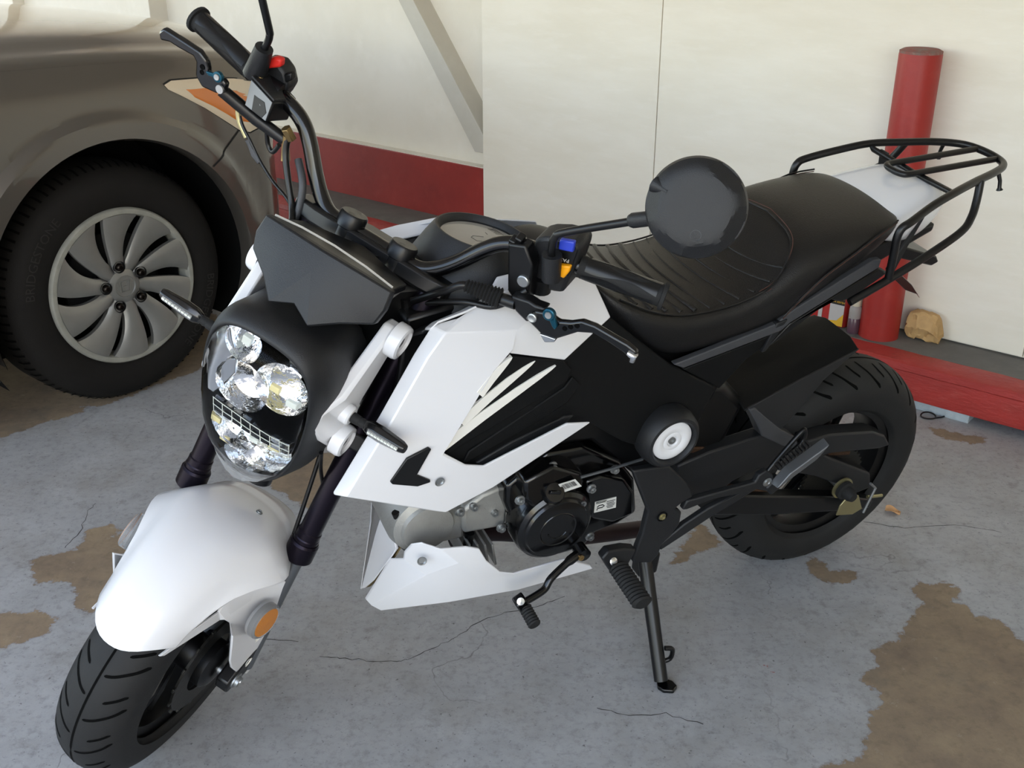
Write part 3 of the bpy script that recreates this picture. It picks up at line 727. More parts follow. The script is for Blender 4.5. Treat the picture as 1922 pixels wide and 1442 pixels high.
bd = part('brake_disc', Geo().lathe([(.052, .0605), (.088, .0605), (.088, .0645), (.052, .0645), (.052, .0605)], (1.2767, 0, .224), Y, 60), 'disc_steel', fr_, st=True)
g = Geo()
for k in range(16):
    a = 2 * math.pi * k / 16; g.box(Vector((1.2767 + .09 * math.cos(a), .0625, .224 + .09 * math.sin(a))), (.008, .0036, .008), Matrix.Rotation(-a, 3, 'Y'))
part("disc_rim", g, "disc_steel", fr_, st=True, bevel=.001, kind="stuff")
part('speedometer_drive', Geo().lathe([(.0001, .05), (.036, .05), (.040, .056), (.040, .074), (.034, .080), (.018, .084), (.0001, .084)], (1.2767, 0, .224), Y, 28), 'black_satin', fr_, st=True)
cal = Geo().prism([Vector((1.2767 + x, .066, .224 + z)) for x, z in ((-.085, .02), (-.06, .075), (-.03, .095), (-.045, .06), (-.06, .02), (-.06, -.02), (-.085, -.015))], (0, .02, 0))
part('brake_caliper', cal, 'black_satin', fr_, st=True, bevel=.004)
part('speedometer_cable', Geo().tube(spline([Vector((1.25, .085, .25)), Vector((1.20, .098, .30)), Vector((1.14, .085, .42)), Vector((1.06, .06, .60)), Vector((1.0, .03, .74))]), .0035, 8), 'black_satin', st=True)
# triple clamps and steering stem
for zt_, xs_, t_ in ((.60, .0, .03), (.838, .0, .026)):
    k = (zt_ - FK.z) / AXD.z; o = FK + AXD * k; e1 = AXD; e2 = Vector((AXD.z, 0, -AXD.x)) * -1
    poly = []
    for yy, ee in ((-.128, -.015), (-.128, .02), (-.09, .026), (-.03, .05), (.03, .05), (.09, .026), (.128, .02), (.128, -.015), (.09, -.024), (-.09, -.024)):
        poly.append(o + Y * yy + e2 * ee)
    part('triple_clamp', Geo().prism(poly, e1 * t_), 'black_satin', st=True, bevel=.005)
sa = AX0 + AXD * (.50 / AXD.z); sb = AX0 + AXD * (.86 / AXD.z)
part('steering_stem', Geo().cyl(sa, sb, .022, 24), 'black_satin', st=True)

# ---- front fender
def fender():
    c = FC_; rows = []; na, ns_ = 40, 14
    def flank(deg):
        K_ = [(70, 0), (80, .10), (88, .25), (96, .52), (104, .84), (110, 1.0), (114, .97), (120, .62), (126, .22), (132, 0), (180, 0)]
        if deg <= 70: return 0
        for (a_, v_), (b_, w_) in zip(K_[:-1], K_[1:]):
            if a_ <= deg <= b_: return v_ + (w_ - v_) * (deg - a_) / (b_ - a_)
        return 0
    for i in range(na + 1):
        t = i / na; row = []
        for j in range(ns_ + 1):
            s_ = -1 + 2 * j / ns_; a0 = 53.5 + 9.5 * abs(s_) ** 2.2; a1 = 149 - 7 * abs(s_) ** 2
            a = math.radians(a0 + (a1 - a0) * t); deg = math.degrees(a)
            w = .0635 + .022 * min(1, max(0, (deg - 55) / 55)) - .006 * max(0, (deg - 125) / 25)
            Rr = .262 + .010 * math.sin(math.pi * t) - .034 * abs(s_) ** 3.4 - .006 * s_ * s_
            if deg > 128: Rr += .004
            ef = flank(deg); Rr += ef * .016 * abs(s_) ** 3
            row.append(Vector((c[0] + Rr * math.cos(a), w * s_, c[1] + Rr * math.sin(a))))
            if abs(s_) == 1:
                ex_ = [Vector((c[0] + (Rr - (.001 + .030 * ef) * q_) * math.cos(a), s_ * (w + ef * (.1185 - w) * q_), c[1] + (Rr - (.001 + .030 * ef) * q_) * math.sin(a))) for q_ in (.5, 1)]
                if s_ < 0: row = [ex_[1], ex_[0]] + row
                else: row += ex_
        rows.append(row)
    n = ns_ + 5; ns_ = ns_ + 4; v = [p for r in rows for p in r]; f = [(i * n + j, i * n + j + 1, (i + 1) * n + j + 1, (i + 1) * n + j) for i in range(na) for j in range(ns_)]
    g = Geo(); cen = Vector((c[0], 0, c[1]))
    m_ = len(v); inner = [p + (cen + Y * p.y * .9 - p).normalized() * .0032 for p in v]
    ed = {}
    for q in f:
        for i in range(4): ed[(q[i], q[(i + 1) % 4])] = 1
    f2 = f + [tuple(m_ + i for i in reversed(q)) for q in f] + [(b_, a_, m_ + a_, m_ + b_) for (a_, b_) in ed if (b_, a_) not in ed]
    g.add(v + inner, f2)
    fe = part('front_fender', g, 'white_gloss', st=True, smooth=50, label='glossy white front fender')
    arm = [(300, 1233, .0600), (366, 1181, .066), (411, 1150, .072), (442, 1102, -.228), (474, 1072, -.238), (500, 1045, -.240), (512, 1030, -.242), (520, 1040, .100), (524, 1054, .106), (537, 1092, .117), (531, 1105, .117), (505, 1182, .1165), (472, 1255, .115), (463, 1265, .115), (448, 1265, .113), (435, 1254, .112), (433, 1242, .112), (438, 1195, .111), (434, 1171, .090), (422, 1164, .081), (412, 1165, .074), (308, 1232, .0615)]
    faces = [(0, 1, 20, 21), (1, 2, 20), (2, 19, 20), (2, 3, 4, 9, 10, 11, 18, 19), (11, 12, 13, 14, 15, 16, 17, 18)]
    faces = [tuple(reversed(q)) for q in faces]
    AV = [S(*p) if p[2] > 0 else CY(p[0], p[1], -p[2]) for p in arm]; cen0 = Vector((c[0], 0, c[1]))
    arms = part('fender_arm', Geo().sheet(AV, faces, (0, -.004, -.001)), 'white_gloss', fe, st=True, mirror=True, bevel=.002, smooth=30)
    # bolts, amber side reflectors
    for sd in (1, -1):
        def q(px, py, y): p = S(px, py, y); return Vector((p.x, p.y * sd, p.z))
        for px, py in ((485, 1197), (466, 1243)):
            part('bolt_recess', Geo().lathe([(.0085, .0008), (.007, .0004), (.006, -.001), (.0001, -.0015)], q(px, py, .1165), Y * sd, 16), 'white_matte', fe, st=True)
        p = q(489, 1161, .1172); ax_ = Vector((.12, sd, .16)).normalized()
        h = part('reflector_housing', Geo().lathe([(.0285, -.004), (.030, .0), (.0295, .010), (.0265, .013), (.0245, .0125)], p, ax_, 36), 'smoke_clear', fe, st=True, label='clear rimmed reflector housing')
        part('amber_lens', Geo().lathe([(.0245, .0115), (.024, .0125), (.0001, .0135)], p, ax_, 36), 'amber', h, st=True, label='round amber reflector')
        part('backing', Geo().lathe([(.0275, .0005), (.0001, .001)], p, ax_, 24), 'black_satin', h, st=True)
    part('fender_screw', bolt(Vector((1.165, .035, .484)), Vector((-.4, .1, .9)), .0035, .003), 'steel', fe, st=True)
    return fe
fender()

# ---- headlamp
LP = [(0, .836), (.020, .836), (.042, .832), (.060, .822), (.073, .803), (.079, .772), (.080, .735), (.078, .700), (.072, .655), (.058, .612), (.036, .582), (.016, .570), (0, .568)]
def ring_lp(k, x, dz=0.0, bow=0.0, cz=.70):
    half = [(y * k, cz + (z - cz) * k + dz) for y, z in LP]
    full = half + [(-y, z) for y, z in half[-2:0:-1]]
    return [Vector((x + bow * (1 - (y / .09) ** 2) * 0 - .10 * (z - .73) ** 2 * 1.5 + (.012 if 0 else 0), y, z)) for y, z in full]
def headlamp():
    X0 = 1.178
    shell = [ring_lp(.985, X0 - .012), ring_lp(1.0, X0), ring_lp(1.045, X0 + .006), ring_lp(1.10, X0 - .002), ring_lp(1.16, X0 - .022), ring_lp(1.20, X0 - .06, -.020), ring_lp(1.16, X0 - .10, -.026)]
    r8 = []
    for p in ring_lp(1.10, X0 - .155, -.02):
        r8.append(Vector((p.x, max(-.092, min(.092, p.y * 1.1)), max(.69, p.z))))
    shell.append(r8)
    g = Geo().loft(shell, caps=False)
    n = len(r8); g.add(r8, [tuple(range(n))])
    sh = part('headlamp_shell', g, 'black_plastic', st=True, sub=1, label='black plastic headlamp cowl')
    # reflector bowl and inner parts
    part('inner_bowl', Geo().loft([ring_lp(.985, X0 - .008), ring_lp(.9, X0 - .035), ring_lp(.6, X0 - .05), ring_lp(.1, X0 - .052)], caps=False), 'black_gloss', sh, st=True)
    def bowl(y, z, r, d, m='reflector', n=20): return part('reflector_bowl', Geo().lathe([(r, d), (r * .92, d * .45), (r * .7, -.004), (r * .3, -.012), (.0001, -.013)], Vector((X0 - .028, y, z)), Vector((1, 0, .08)), n), m, sh, st=True, smooth=25)
    bowl(-.034, .796, .026, .014); bowl(.030, .764, .036, .016); bowl(-.020, .735, .038, .018); bowl(-.018, .655, .034, .016); bowl(.022, .640, .036, .016); bowl(.0, .612, .028, .014)
    part('chrome_wing', Geo().prism([Vector((X0 - .018, y, z)) for y, z in ((-.074, .800), (-.066, .808), (-.040, .768), (-.036, .742), (-.056, .690), (-.066, .690), (-.074, .740))], (-.006, 0, 0)), 'chrome', sh, st=True, bevel=.002)
    part('chrome_wing', Geo().prism([Vector((X0 - .018, y, z)) for y, z in ((.022, .818), (.058, .812), (.064, .800), (.048, .792), (.030, .798))], (-.006, 0, 0)), 'chrome', sh, st=True, bevel=.002)
    for i in range(8):                                   # position light bar of small cells
        for j in range(2):
            yy = -.040 + i * .0145 + j * .002; zz = .700 - (i - 2) * .0012 - j * .012
            part('light_cell', Geo().box((X0 + .004, yy, zz), (.010, .0130, .0105), Matrix.Rotation(.0, 3, 'X')), 'chrome' if (i > 5) else 'black_gloss', sh, st=True, bevel=.0012)
    for j in range(3): part('cell_frame', Geo().tube([Vector((X0 + .0105, -.048 + .002 * j, .7075 - j * .012)), Vector((X0 + .0105, .070 + .002 * j, .698 - j * .012))], .0007, 5), 'led_white', sh, st=True)
    for i in range(9): part('cell_frame', Geo().tube([Vector((X0 + .0105, -.047 + i * .0145, .707 - i * .0012)), Vector((X0 + .0105, -.043 + i * .0145, .683 - i * .0012))], .0006, 5), 'led_white', sh, st=True)
    for yy, zz, m_ in ((-.046, .648, 'led_yellow'), (.034, .655, 'led_yellow'), (-.030, .622, 'led_yellow'), (.008, .652, 'led_white'), (.022, .758, 'led_yellow'), (.045, .748, 'led_white'), (-.032, .800, 'led_white')):
        part('led', Geo().box((X0 - .018, yy, zz), (.006, .013, .010)), m_, sh, st=True, bevel=.001)
    # lens
    lens = [ring_lp(.995, X0 - .003), ring_lp(.985, X0 + .008)]
    for k in (.93, .82, .65, .45, .25, .02):
        lens.append([p + Vector((.036 * math.sqrt(max(0, 1 - k * k)) , 0, 0)) for p in ring_lp(k, X0 + .002)])
    part('headlamp_lens', Geo().loft(lens, caps=False), 'clear_cover', sh, st=True, smooth=80, label='clear domed headlamp lens')
    chin = [(.052, .607), (.036, .585), (.016, .573), (0, .571), (-.016, .573), (-.036, .585), (-.052, .607), (-.036, .604), (-.016, .598), (0, .597), (.016, .598), (.036, .604)]
    part('lens_chin', Geo().prism([Vector((X0 + .020 - abs(y) * .22, y, z)) for y, z in chin], (-.018, 0, 0)), 'smoke_clear', sh, st=True, bevel=.003)
    # visor over the lamp
    VL = [(1.137, -.031, .857), (1.137, .031, .857)]
    vis = [(1.064, -.098, .917), (1.074, -.052, .926), (1.078, 0, .929), (1.074, .052, .926), (1.064, .098, .917),
           (1.078, -.101, .895), (1.094, -.052, .903), (1.099, 0, .906), (1.094, .052, .903), (1.078, .101, .895),
           (1.087, -.096, .873), (1.110, -.060, .864), (1.126, 0, .868), (1.110, .060, .864), (1.087, .096, .873), VL[0], VL[1]]
    f = [(0, 5, 6, 1), (1, 6, 7, 2), (2, 7, 8, 3), (3, 8, 9, 4), (5, 10, 11, 6), (6, 11, 15, 7), (15, 12, 7), (12, 16, 7), (7, 16, 13, 8), (8, 13, 14, 9)]
    part('visor', Geo().sheet(vis, f, (-.012, 0, -.006)), 'black_plastic', st=True, bevel=.0025, smooth=20, label='angular dark grey visor above the headlamp')
    dash = [(1.056, -.094, .911), (1.068, 0, .923), (1.056, .094, .911), (.99, .085, .872), (.965, 0, .868), (.99, -.085, .872)]
    part('dash_tray', Geo().sheet(dash, [(0, 5, 4, 3, 2, 1)], (0, 0, -.012)), 'black_satin', st=True, bevel=.002)
    g = Geo().tube([Vector((1.052, y, .911 + .0105 * (1 - (y / .1) ** 2))) for y in (-.092, -.05, 0, .05, .092)], .0016, 6)
    part('pale_edge', g, 'dial', st=True)
headlamp()
# ---- white side brackets with bosses, and turn signals
def brackets():
    prof = [(1.018, .832), (1.038, .838), (1.052, .830), (1.128, .768), (1.160, .752), (1.168, .724), (1.150, .690), (1.124, .656), (1.100, .652), (1.090, .668), (1.096, .696), (1.076, .728), (1.026, .782), (1.012, .800)]
    def yo(x, z): return .106 - .30 * max(0, x - 1.11) 
    for sd in (1, -1):
        v = [Vector((x, sd * yo(x, z), z)) for x, z in prof]
        b_ = part('lamp_bracket', Geo().sheet(v, [tuple(range(len(v)))], (0, -sd * .018, 0)), 'white_gloss', st=True, bevel=.004, smooth=30, label='white headlamp side bracket')
        for (x, z, r) in ((1.0335, .816, .0255), (1.1125, .672, .0240)):
            p = Vector((x, sd * (.1055 if z > .75 else .100), z))
            bo = part('boss', Geo().lathe([(r, 0), (r, .012), (r * .94, .0165), (r * .74, .018), (r * .66, .014), (r * .36, .012)], p, Y * sd, 32), 'white_gloss', b_, st=True)
            part('boss_bolt', Geo().lathe([(r * .37, .010), (r * .30, .0135), (.0001, .0135)], p, Y * sd, 6), 'black_satin', b_, st=True)
        p = Vector((1.116, sd * .102, .730))
        part('signal_boss', Geo().lathe([(.0145, -.01), (.0145, .010), (.012, .0125), (.0001, .013)], p, Vector((0, sd, .0)), 24), 'white_gloss', b_, st=True)
        a = p + Y * sd * .012; e = Vector((1.124, sd * .203, .743)); d = (e - a)
        t = part('turn_signal', Geo().tube([a, a + d * .14, a + d * .16, a + d * .2, a + d * .24, a + d * .28], [.0075, .0072, .0062, .0072, .0062, .0075], 14), 'rubber', st=True, label='slim black LED turn signal')
        e1 = d.normalized(); e2 = Vector((1, 0, .25)); e2 = (e2 - e1 * e2.dot(e1)).normalized(); e3 = e1.cross(e2)
        prof2 = []
        for tt, hw, hh in ((.26, .007, .008), (.36, .010, .012), (.55, .011, .0125), (.93, .0085, .009), (1.0, .006, .0065)):
            o = a + d * tt; prof2.append([o + e2 * hw * math.cos(2 * math.pi * (k + .5) / 8) + e3 * hh * math.sin(2 * math.pi * (k + .5) / 8) for k in range(8)])
        part('signal_body', Geo().loft(prof2), 'black_gloss', t, st=True, bevel=.0012, smooth=40)
        o0 = a + d * .38 + e2 * .0092; o1 = a + d * .92 + e2 * .0078
        part('signal_lens', Geo().prism([o0 + e3 * .0045, o1 + e3 * .0035, o1 - e3 * .0035, o0 - e3 * .0045], e2 * .0025), 'smoke_clear', t, st=True, bevel=.0008)
        for k in range(9):
            q = o0.lerp(o1, (k + .5) / 9) + e2 * .0016
            part('led', Geo().box(q, (.003, .0045, .003)), 'led_white', t, st=True)
brackets()

# ---- handlebar and controls
BARH = [(0, .940, .860), (.042, .940, .860), (.075, .938, .861), (.098, .930, .872), (.120, .920, .893), (.145, .908, .926), (.165, .901, .945), (.190, .896, .955), (.230, .888, .9585), (.30, .876, .9665), (.386, .8615, .9765)]
def bar_at(y):
    s_ = 1 if y >= 0 else -1; y = abs(y)
    for i in range(len(BARH) - 1):
        a, b_ = BARH[i], BARH[i + 1]
        if a[0] <= y <= b_[0]:
            t = (y - a[0]) / (b_[0] - a[0]); return Vector((a[1] + (b_[1] - a[1]) * t, s_ * y, a[2] + (b_[2] - a[2]) * t))
    return Vector((BARH[-1][1], s_ * y, BARH[-1][2]))
pts = [Vector((x, -y, z)) for y, x, z in BARH[::-1]] + [Vector((x, y, z)) for y, x, z in BARH[1:]]
hb = part('handlebar', Geo().tube(spline(pts, 6), .0112, 16), 'black_gloss', st=True, smooth=60, label='gloss black bent handlebar')
for sd in (1, -1):
    c = Vector((.940, sd * .042, .860)); up = AXD
    r = part('riser_clamp', Geo().lathe([(.0195, -.035), (.0195, .0), (.0205, .001), (.0205, .019), (.0185, .022), (.0001, .022)], c, up, 28), 'black_satin', st=True, label='black bar riser clamp')
    for k in (-1, 1):
        part('clamp_bolt', Geo().lathe([(.0055, .0222), (.0042, .0222), (.0038, .0195), (.0001, .0195)], c + Vector((k * .010, 0, k * .0047)), up, 12), 'black_satin', r, st=True)
ex = (bar_at(.386) - bar_at(.29)).normalized()
for sd in (1, -1):
    def my(p): return Vector((p.x, p.y * sd, p.z))
    a = bar_at(.268); e = bar_at(.386); d = e - a; n = 40
    rr = [.0158 if i % 2 == 0 else .0152 for i in range(n)]
    path = [a + d * (i / (n - 1) * .96) for i in range(n)]
    gp = part('grip', Geo().tube([my(p) for p in path], rr, 20), 'rubber', st=True, smooth=50, label='ribbed black rubber grip')
    part('grip_flange', Geo().tube([my(a + d * t) for t in (.945, .95, .99, 1.0)], [.016, .0195, .0195, .017], 20), 'rubber', gp, st=True)
    g = Geo()
    for off in (-.4, .9, 2.2):       # smooth pads on the grip
        e2 = Vector((math.cos(off), 0, math.sin(off))); e3 = d.normalized().cross(e2); rows = []
        for i in range(13):
            t = .08 + .82 * i / 12; w = .006 + .0035 * math.sin(math.pi * 2 * i / 12 + off)
            o = a + d * t; rows.append([my(o + (e2 * math.cos(s_ * w / .0158) + e3 * math.sin(s_ * w / .0158)) * .0163) for s_ in (-1, -.5, 0, .5, 1)])
        g.loft(rows, closed=False, caps=False)
    part('grip_pad', g, 'black_satin', gp, st=True)

# left: perch, lever, switches, mirror
perch = part('clutch_perch', xplate([(953, 458), (986, 462), (1000, 500), (996, 525), (992, 567), (961, 560), (952, 546)], .930, .022), 'black_satin', st=True, bevel=.003, label='black clutch perch')
part('perch_screw', Geo().lathe([(.0088, -.001), (.0088, .003), (.0075, .0042), (.0001, .0042)], SX(983, 527, .930), Vector((1, 0, 0)), 20), 'steel', perch, st=True)
for px, py in ((965, 452), (977, 448), (990, 460)): part('clamp_bolt', Geo().box(SX(px, py, .918), (.014, .010, .012), Matrix.Rotation(.4, 3, 'Y')), 'black_satin', perch, st=True, bevel=.002)
lv = part('clutch_lever', xplate([(984, 597), (1004, 584), (1026, 588), (1048, 604), (1070, 606), (1091, 603), (1116, 612), (1150, 632), (1178, 648), (1195, 662), (1193, 675), (1182, 677), (1170, 664), (1145, 647), (1112, 627), (1084, 625), (1042, 638), (1016, 629)], .955, .010), 'black_gloss', st=True, bevel=.003, label='black folding clutch lever')
part('lever_bracket', xplate([(958, 556), (992, 566), (1004, 574), (1025, 581), (1010, 594), (988, 606), (966, 584)], .950, .018), 'black_satin', perch, st=True, bevel=.003)
part('lever_tip', Geo().tube([SX(1178, 662, .9555), SX(1190, 668, .9545), SX(1186, 677, .953)], [.0035, .0062, .0045], 10), 'chrome', lv, st=True, smooth=60)
for px, py, r in ((1071, 614, .0035), (1083, 612, .0035), (1060, 617, .0035)):
    part('lever_hole', Geo().lathe([(r, .0006), (r * .8, .0002), (.0001, .0001)], SX(px, py, .955), Vector((1, 0, 0)), 14), 'groove_black', lv, st=True)
part('pivot_screw', Geo().lathe([(.0065, 0), (.0065, .003), (.005, .0038), (.003, .003), (.0001, .0028)], SX(1000, 596, .955), Vector((1, 0, .1)), 16), 'steel', lv, st=True)
adj = part('lever_adjuster', Geo().lathe([(.0085, 0), (.0085, .006), (.0072, .007), (.0001, .007)], SX(1033, 588, .956), Vector((1, 0, .1)), 20), 'teal', lv, st=True, label='teal anodized lever adjuster')
part('adjuster_screw', Geo().lathe([(.005, .0072), (.0045, .0082), (.0001, .0080)], SX(1033, 588, .956), Vector((1, 0, .1)), 16), 'steel', lv, st=True)
part('adjuster_tab', xplate([(1028, 596), (1040, 594), (1045, 614), (1041, 620), (1036, 614)], .961, .005), 'teal', lv, st=True, bevel=.001)
part('chrome_underside', xplate([(1012, 627), (1042, 637), (1040, 643), (1022, 643)], .957, .010), 'chrome', lv, st=True, bevel=.001)
sw = part('switch_housing', xplate([(1003, 450), (1020, 446), (1048, 447), (1082, 455), (1088, 470), (1078, 500), (1067, 525), (1056, 551), (1040, 549), (1004, 540), (995, 520), (996, 480)], .905, .045), 'black_plastic', st=True, bevel=.005, label='black left switch housing')
part('switch_face', xplate([(1046, 452), (1080, 459), (1084, 470), (1066, 520), (1052, 518), (1050, 490)], .9085, .004), 'black_satin', sw, st=True, bevel=.001)
part('blue_button', xplate([(1050, 450), (1078, 455), (1075, 475), (1047, 469)], .914, .008), 'blue_button', sw, st=True, bevel=.002, label='blue beam switch')
part('orange_button', xplate([(1041, 497), (1070, 501), (1067, 512), (1057, 524), (1038, 512)], .915, .009), 'orange_button', sw, st=True, bevel=.002, label='orange turn signal switch')
def on_sx(px0, py0, x, ex_, ey_, sc=1.0):
    o = SX(px0, py0, x); a = (SX(px0 + ex_[0], py0 + ex_[1], x) - o).normalized(); b_ = (SX(px0 + ey_[0], py0 + ey_[1], x) - o).normalized()
    return lambda u, v, h: o + a * u + b_ * v + Vector((1, 0, 0)) * h
part('lettering', text_geo('PASS', .0078, on_sx(1058, 488, .9088, (-20, -4), (-3, 20))), 'sticker', sw, st=True, smooth=0, fix=False)
part('harness_boot', Geo().tube([SX(1018, 520, .90), SX(1015, 545, .90)], .014, 14), 'black_satin', sw, st=True)
# mirrors
def mirror(sd):
    def q(p): return Vector((p.x, p.y * sd, p.z))
    m0, m1 = SX(1034, 525, .920), SX(1036, 478, .920)
    if sd < 0: m0, m1 = [Vector((p.x, -p.y, p.z)) for p in (SX(478, 140, .905), SX(496, 90, .905))]
    st_ = part('mirror_stem', Geo().tube([q(m0), q(m1)], [.0125, .0135] if sd > 0 else [.0165, .0125], 18), 'black_plastic', st=True, label='black mirror clamp post')
    base = m1.lerp(m0, .1); c = SX(1307, 390, .925)
    AP = [SX(1036, 462, .925), SX(1042, 446, .925), SX(1062, 436, .925), SX(1190, 415, .925), SX(1182, 415, .925), SX(1188, 414, .925), SX(1240, 408, .925)]
    if sd < 0:
        AP = [Vector((p.x, -p.y, p.z)) for p in (SX(503, 78, .905), SX(506, 66, .906), SX(504, 50, .908), SX(478, -60, .925), SX(480, -52, .925), SX(477, -64, .925), SX(463, -110, .925))]; c = AP[6] + Vector((.0, .050, .02))
    arm = spline([q(base), q(AP[0]), q(AP[1]), q(AP[2]), q(AP[3])], 5)
    part('mirror_arm', Geo().tube(arm, .0052, 12), 'black_satin', st_, st=True)
    part('arm_sleeve', Geo().tube([q(AP[4]), q(AP[5]), q(AP[6])], [.0075, .0095, .0092], 16), 'black_plastic', st_, st=True)
    # head: normal of the back faces forward and up
    nrm = Vector((.86, .10, .48)).normalized(); u = Vector((0, 1, 0)); u = (u - nrm * u.dot(nrm)).normalized(); w = nrm.cross(u)
    R = .0590
    def P(r, a, h): return q(c + (u * math.cos(a) + w * math.sin(a)) * r + nrm * h)
    g = Geo(); n = 80
    rim = [[P(R * .97, 2 * math.pi * k / n, -.012) for k in range(n)], [P(R, 2 * math.pi * k / n, -.009) for k in range(n)], [P(R, 2 * math.pi * k / n, -.003) for k in range(n)], [P(R * .985, 2 * math.pi * k / n, .001) for k in range(n)]]
    def octr(a, ra):      # octagon radius
        s_ = math.pi / 4; b_ = (a + s_ / 2) % s_ - s_ / 2; return ra / math.cos(b_)
    cuts = [(.05, .68), (1.35, .68), (2.35, .78), (3.5, .70), (4.6, .72), (5.35, .70)]
    for rr in (.96, .92, .86, .80, .74, .68, .60, .45, .25, .02):
        ring = []
        for k in range(n):
            a = 2 * math.pi * k / n; h = .001 + .0165 * (1 - rr ** 7.0) ** .8
            for ca, cr in cuts:
                q_ = rr * math.cos(a - ca)
                if q_ > cr: h = min(h, max(.0012, .0172 - (q_ - cr) * .060))
            ring.append(P(R * rr, a, h))
        rim.append(ring)
    h = part('mirror_head', g.loft(rim), 'black_plastic', st_, st=True, smooth=14, label='round faceted black mirror')
    if sd > 0:
        lc, lr = (R * .52, -1.05), .0062; o_ = c + (u * math.cos(lc[1]) + w * math.sin(lc[1])) * lc[0] + nrm * .0172
        part('mould_mark', Geo().tube([o_ + (u * math.cos(2 * math.pi * k / 20) + w * math.sin(2 * math.pi * k / 20)) * lr for k in range(21)], .0005, 5), 'grey_plastic', h, st=True)
        part('mould_mark', Geo().tube([o_ - u * .004 + w * .003, o_ + u * .0, o_ + u * .004 + w * .003], .0005, 5), 'grey_plastic', h, st=True)
        part('mould_mark', Geo().tube([o_ - u * .004 - w * .002, o_ - w * .0045, o_ + u * .004 - w * .002], .0005, 5), 'grey_plastic', h, st=True)
    part('mirror_glass', Geo().add([P(R * .95, 2 * math.pi * k / n, -.0122) for k in range(n)], [tuple(range(n))]), 'chrome', h, st=True, smooth=0)
    k0 = P(R * .93, math.pi, .004); k1 = P(R * .62, math.pi, .014)
    part('arm_socket', Geo().tube([k0, k1], [.010, .004], 12), 'black_plastic', h, st=True)
    part('screw', Geo().lathe([(.0042, 0), (.0042, .002), (.0028, .0022), (.0015, .001), (.0001, .001)], P(R * .66, math.pi - .28, .0125), q(c + nrm) - q(c), 12), 'brass', h, st=True)
mirror(1); mirror(-1)

# right: master cylinder, brake lever, switch
def rbox():
    fq = [SX(472, 146, .925), SX(514, 192, .925), SX(500, 230, .938), SX(459, 198, .938)]
    back = SX(555, 190, .880) - SX(514, 192, .925); nf = (fq[1] - fq[0]).cross(fq[3] - fq[0]).normalized()
    if nf.x < 0: nf = -nf
    mc = part('master_cylinder', Geo().prism(fq, back), 'black_satin', st=True, bevel=.003, label='black brake fluid reservoir')
    upv = (fq[0] - fq[3]).normalized()
    part('reservoir_lid', Geo().prism([fq[0] + nf * .001, fq[1] + nf * .001, fq[1] + back - nf * .0, fq[0] + back], upv * .004), 'black_plastic', mc, st=True, bevel=.0012)
    def fl(a, b_, h): return fq[0].lerp(fq[1], a).lerp(fq[3].lerp(fq[2], a), b_) + nf * h
    part('sight_frame', Geo().prism([fl(.03, .04, .0003), fl(.97, .04, .0003), fl(.97, .96, .0003), fl(.03, .96, .0003)], nf * .0016), 'fork_steel', mc, st=True, bevel=.0006)
    part('sight_glass', Geo().prism([fl(.28, .38, .0018), fl(.72, .30, .0018), fl(.90, .62, .0018), fl(.80, .94, .0018), fl(.34, .94, .0018)], nf * .001), 'black_satin', mc, st=True, bevel=.0005)
    for a, b_ in ((.12, .25), (.85, .75)):
        part('lid_screw', Geo().lathe([(.0035, 0), (.0035, .0012), (.0001, .0012)], fq[0].lerp(fq[1], a) + back * b_ + upv * .004, upv, 12), 'brass', mc, st=True)
    b_ = bar_at(-.225)
    part('cylinder_clamp', Geo().tube([b_ + Y * .014, b_ - Y * .014], .019, 20), 'black_satin', mc, st=True)
    part('cylinder_barrel', Geo().tube([SX(534, 262, .920), SX(482, 224, .928), SX(416, 169, .945)], [.0085, .0095, .009], 14), 'black_satin', mc, st=True)
    part('banjo_bolt', Geo().tube([SX(536, 240, .925), SX(548, 262, .92)], .0075, 6), 'brass', mc, st=True, bevel=.001)
    return mc
mc = rbox()
bl = part('brake_lever', xplate([(297, 60), (306, 53), (320, 62), (345, 78), (374, 97), (387, 116), (391, 138), (414, 146), (424, 160), (420, 176), (405, 176), (378, 164), (366, 142), (367, 116), (362, 106), (335, 91), (318, 80), (300, 76)], .965, .010), 'black_gloss', st=True, bevel=.003, label='black folding brake lever')
for px, py, r in ((380, 126, .004), (379, 136, .0035)):
    part('lever_hole', Geo().lathe([(r, .0006), (r * .8, .0002), (.0001, .0001)], SX(px, py, .965), Vector((1, 0, 0)), 14), 'groove_black', bl, st=True)
part('lever_adjuster', Geo().lathe([(.0072, 0), (.0072, .005), (.0001, .006)], SX(412, 143, .966), Vector((1, 0, .1)), 18), 'teal', bl, st=True, label='teal anodized lever adjuster')
part('adjuster_tab', xplate([(385, 134), (402, 139), (404, 147), (390, 142)], .970, .004), 'teal', bl, st=True, bevel=.001)
part('adjuster_screw', Geo().lathe([(.0045, .006), (.004, .007), (.0001, .0068)], SX(412, 143, .966), Vector((1, 0, .1)), 14), 'steel', bl, st=True)
part('pivot_screw', Geo().lathe([(.006, 0), (.006, .003), (.0001, .003)], SX(414, 167, .966), Vector((1, 0, .1)), 14), 'steel', bl, st=True)
rs = part('switch_housing', xplate([(480, 132), (496, 112), (520, 118), (534, 138), (540, 165), (528, 185), (505, 178)], .888, .028), 'black_plastic', st=True, bevel=.005, label='black right switch housing')
part('kill_switch', xplate([(503, 112), (514, 107), (527, 113), (526, 127), (500, 130)], .895, .012), 'red_button', rs, st=True, bevel=.003, label='red kill switch')
part('starter_button', xplate([(532, 140), (546, 138), (547, 152), (535, 156)], .89, .012), 'black_satin', rs, st=True, bevel=.002)
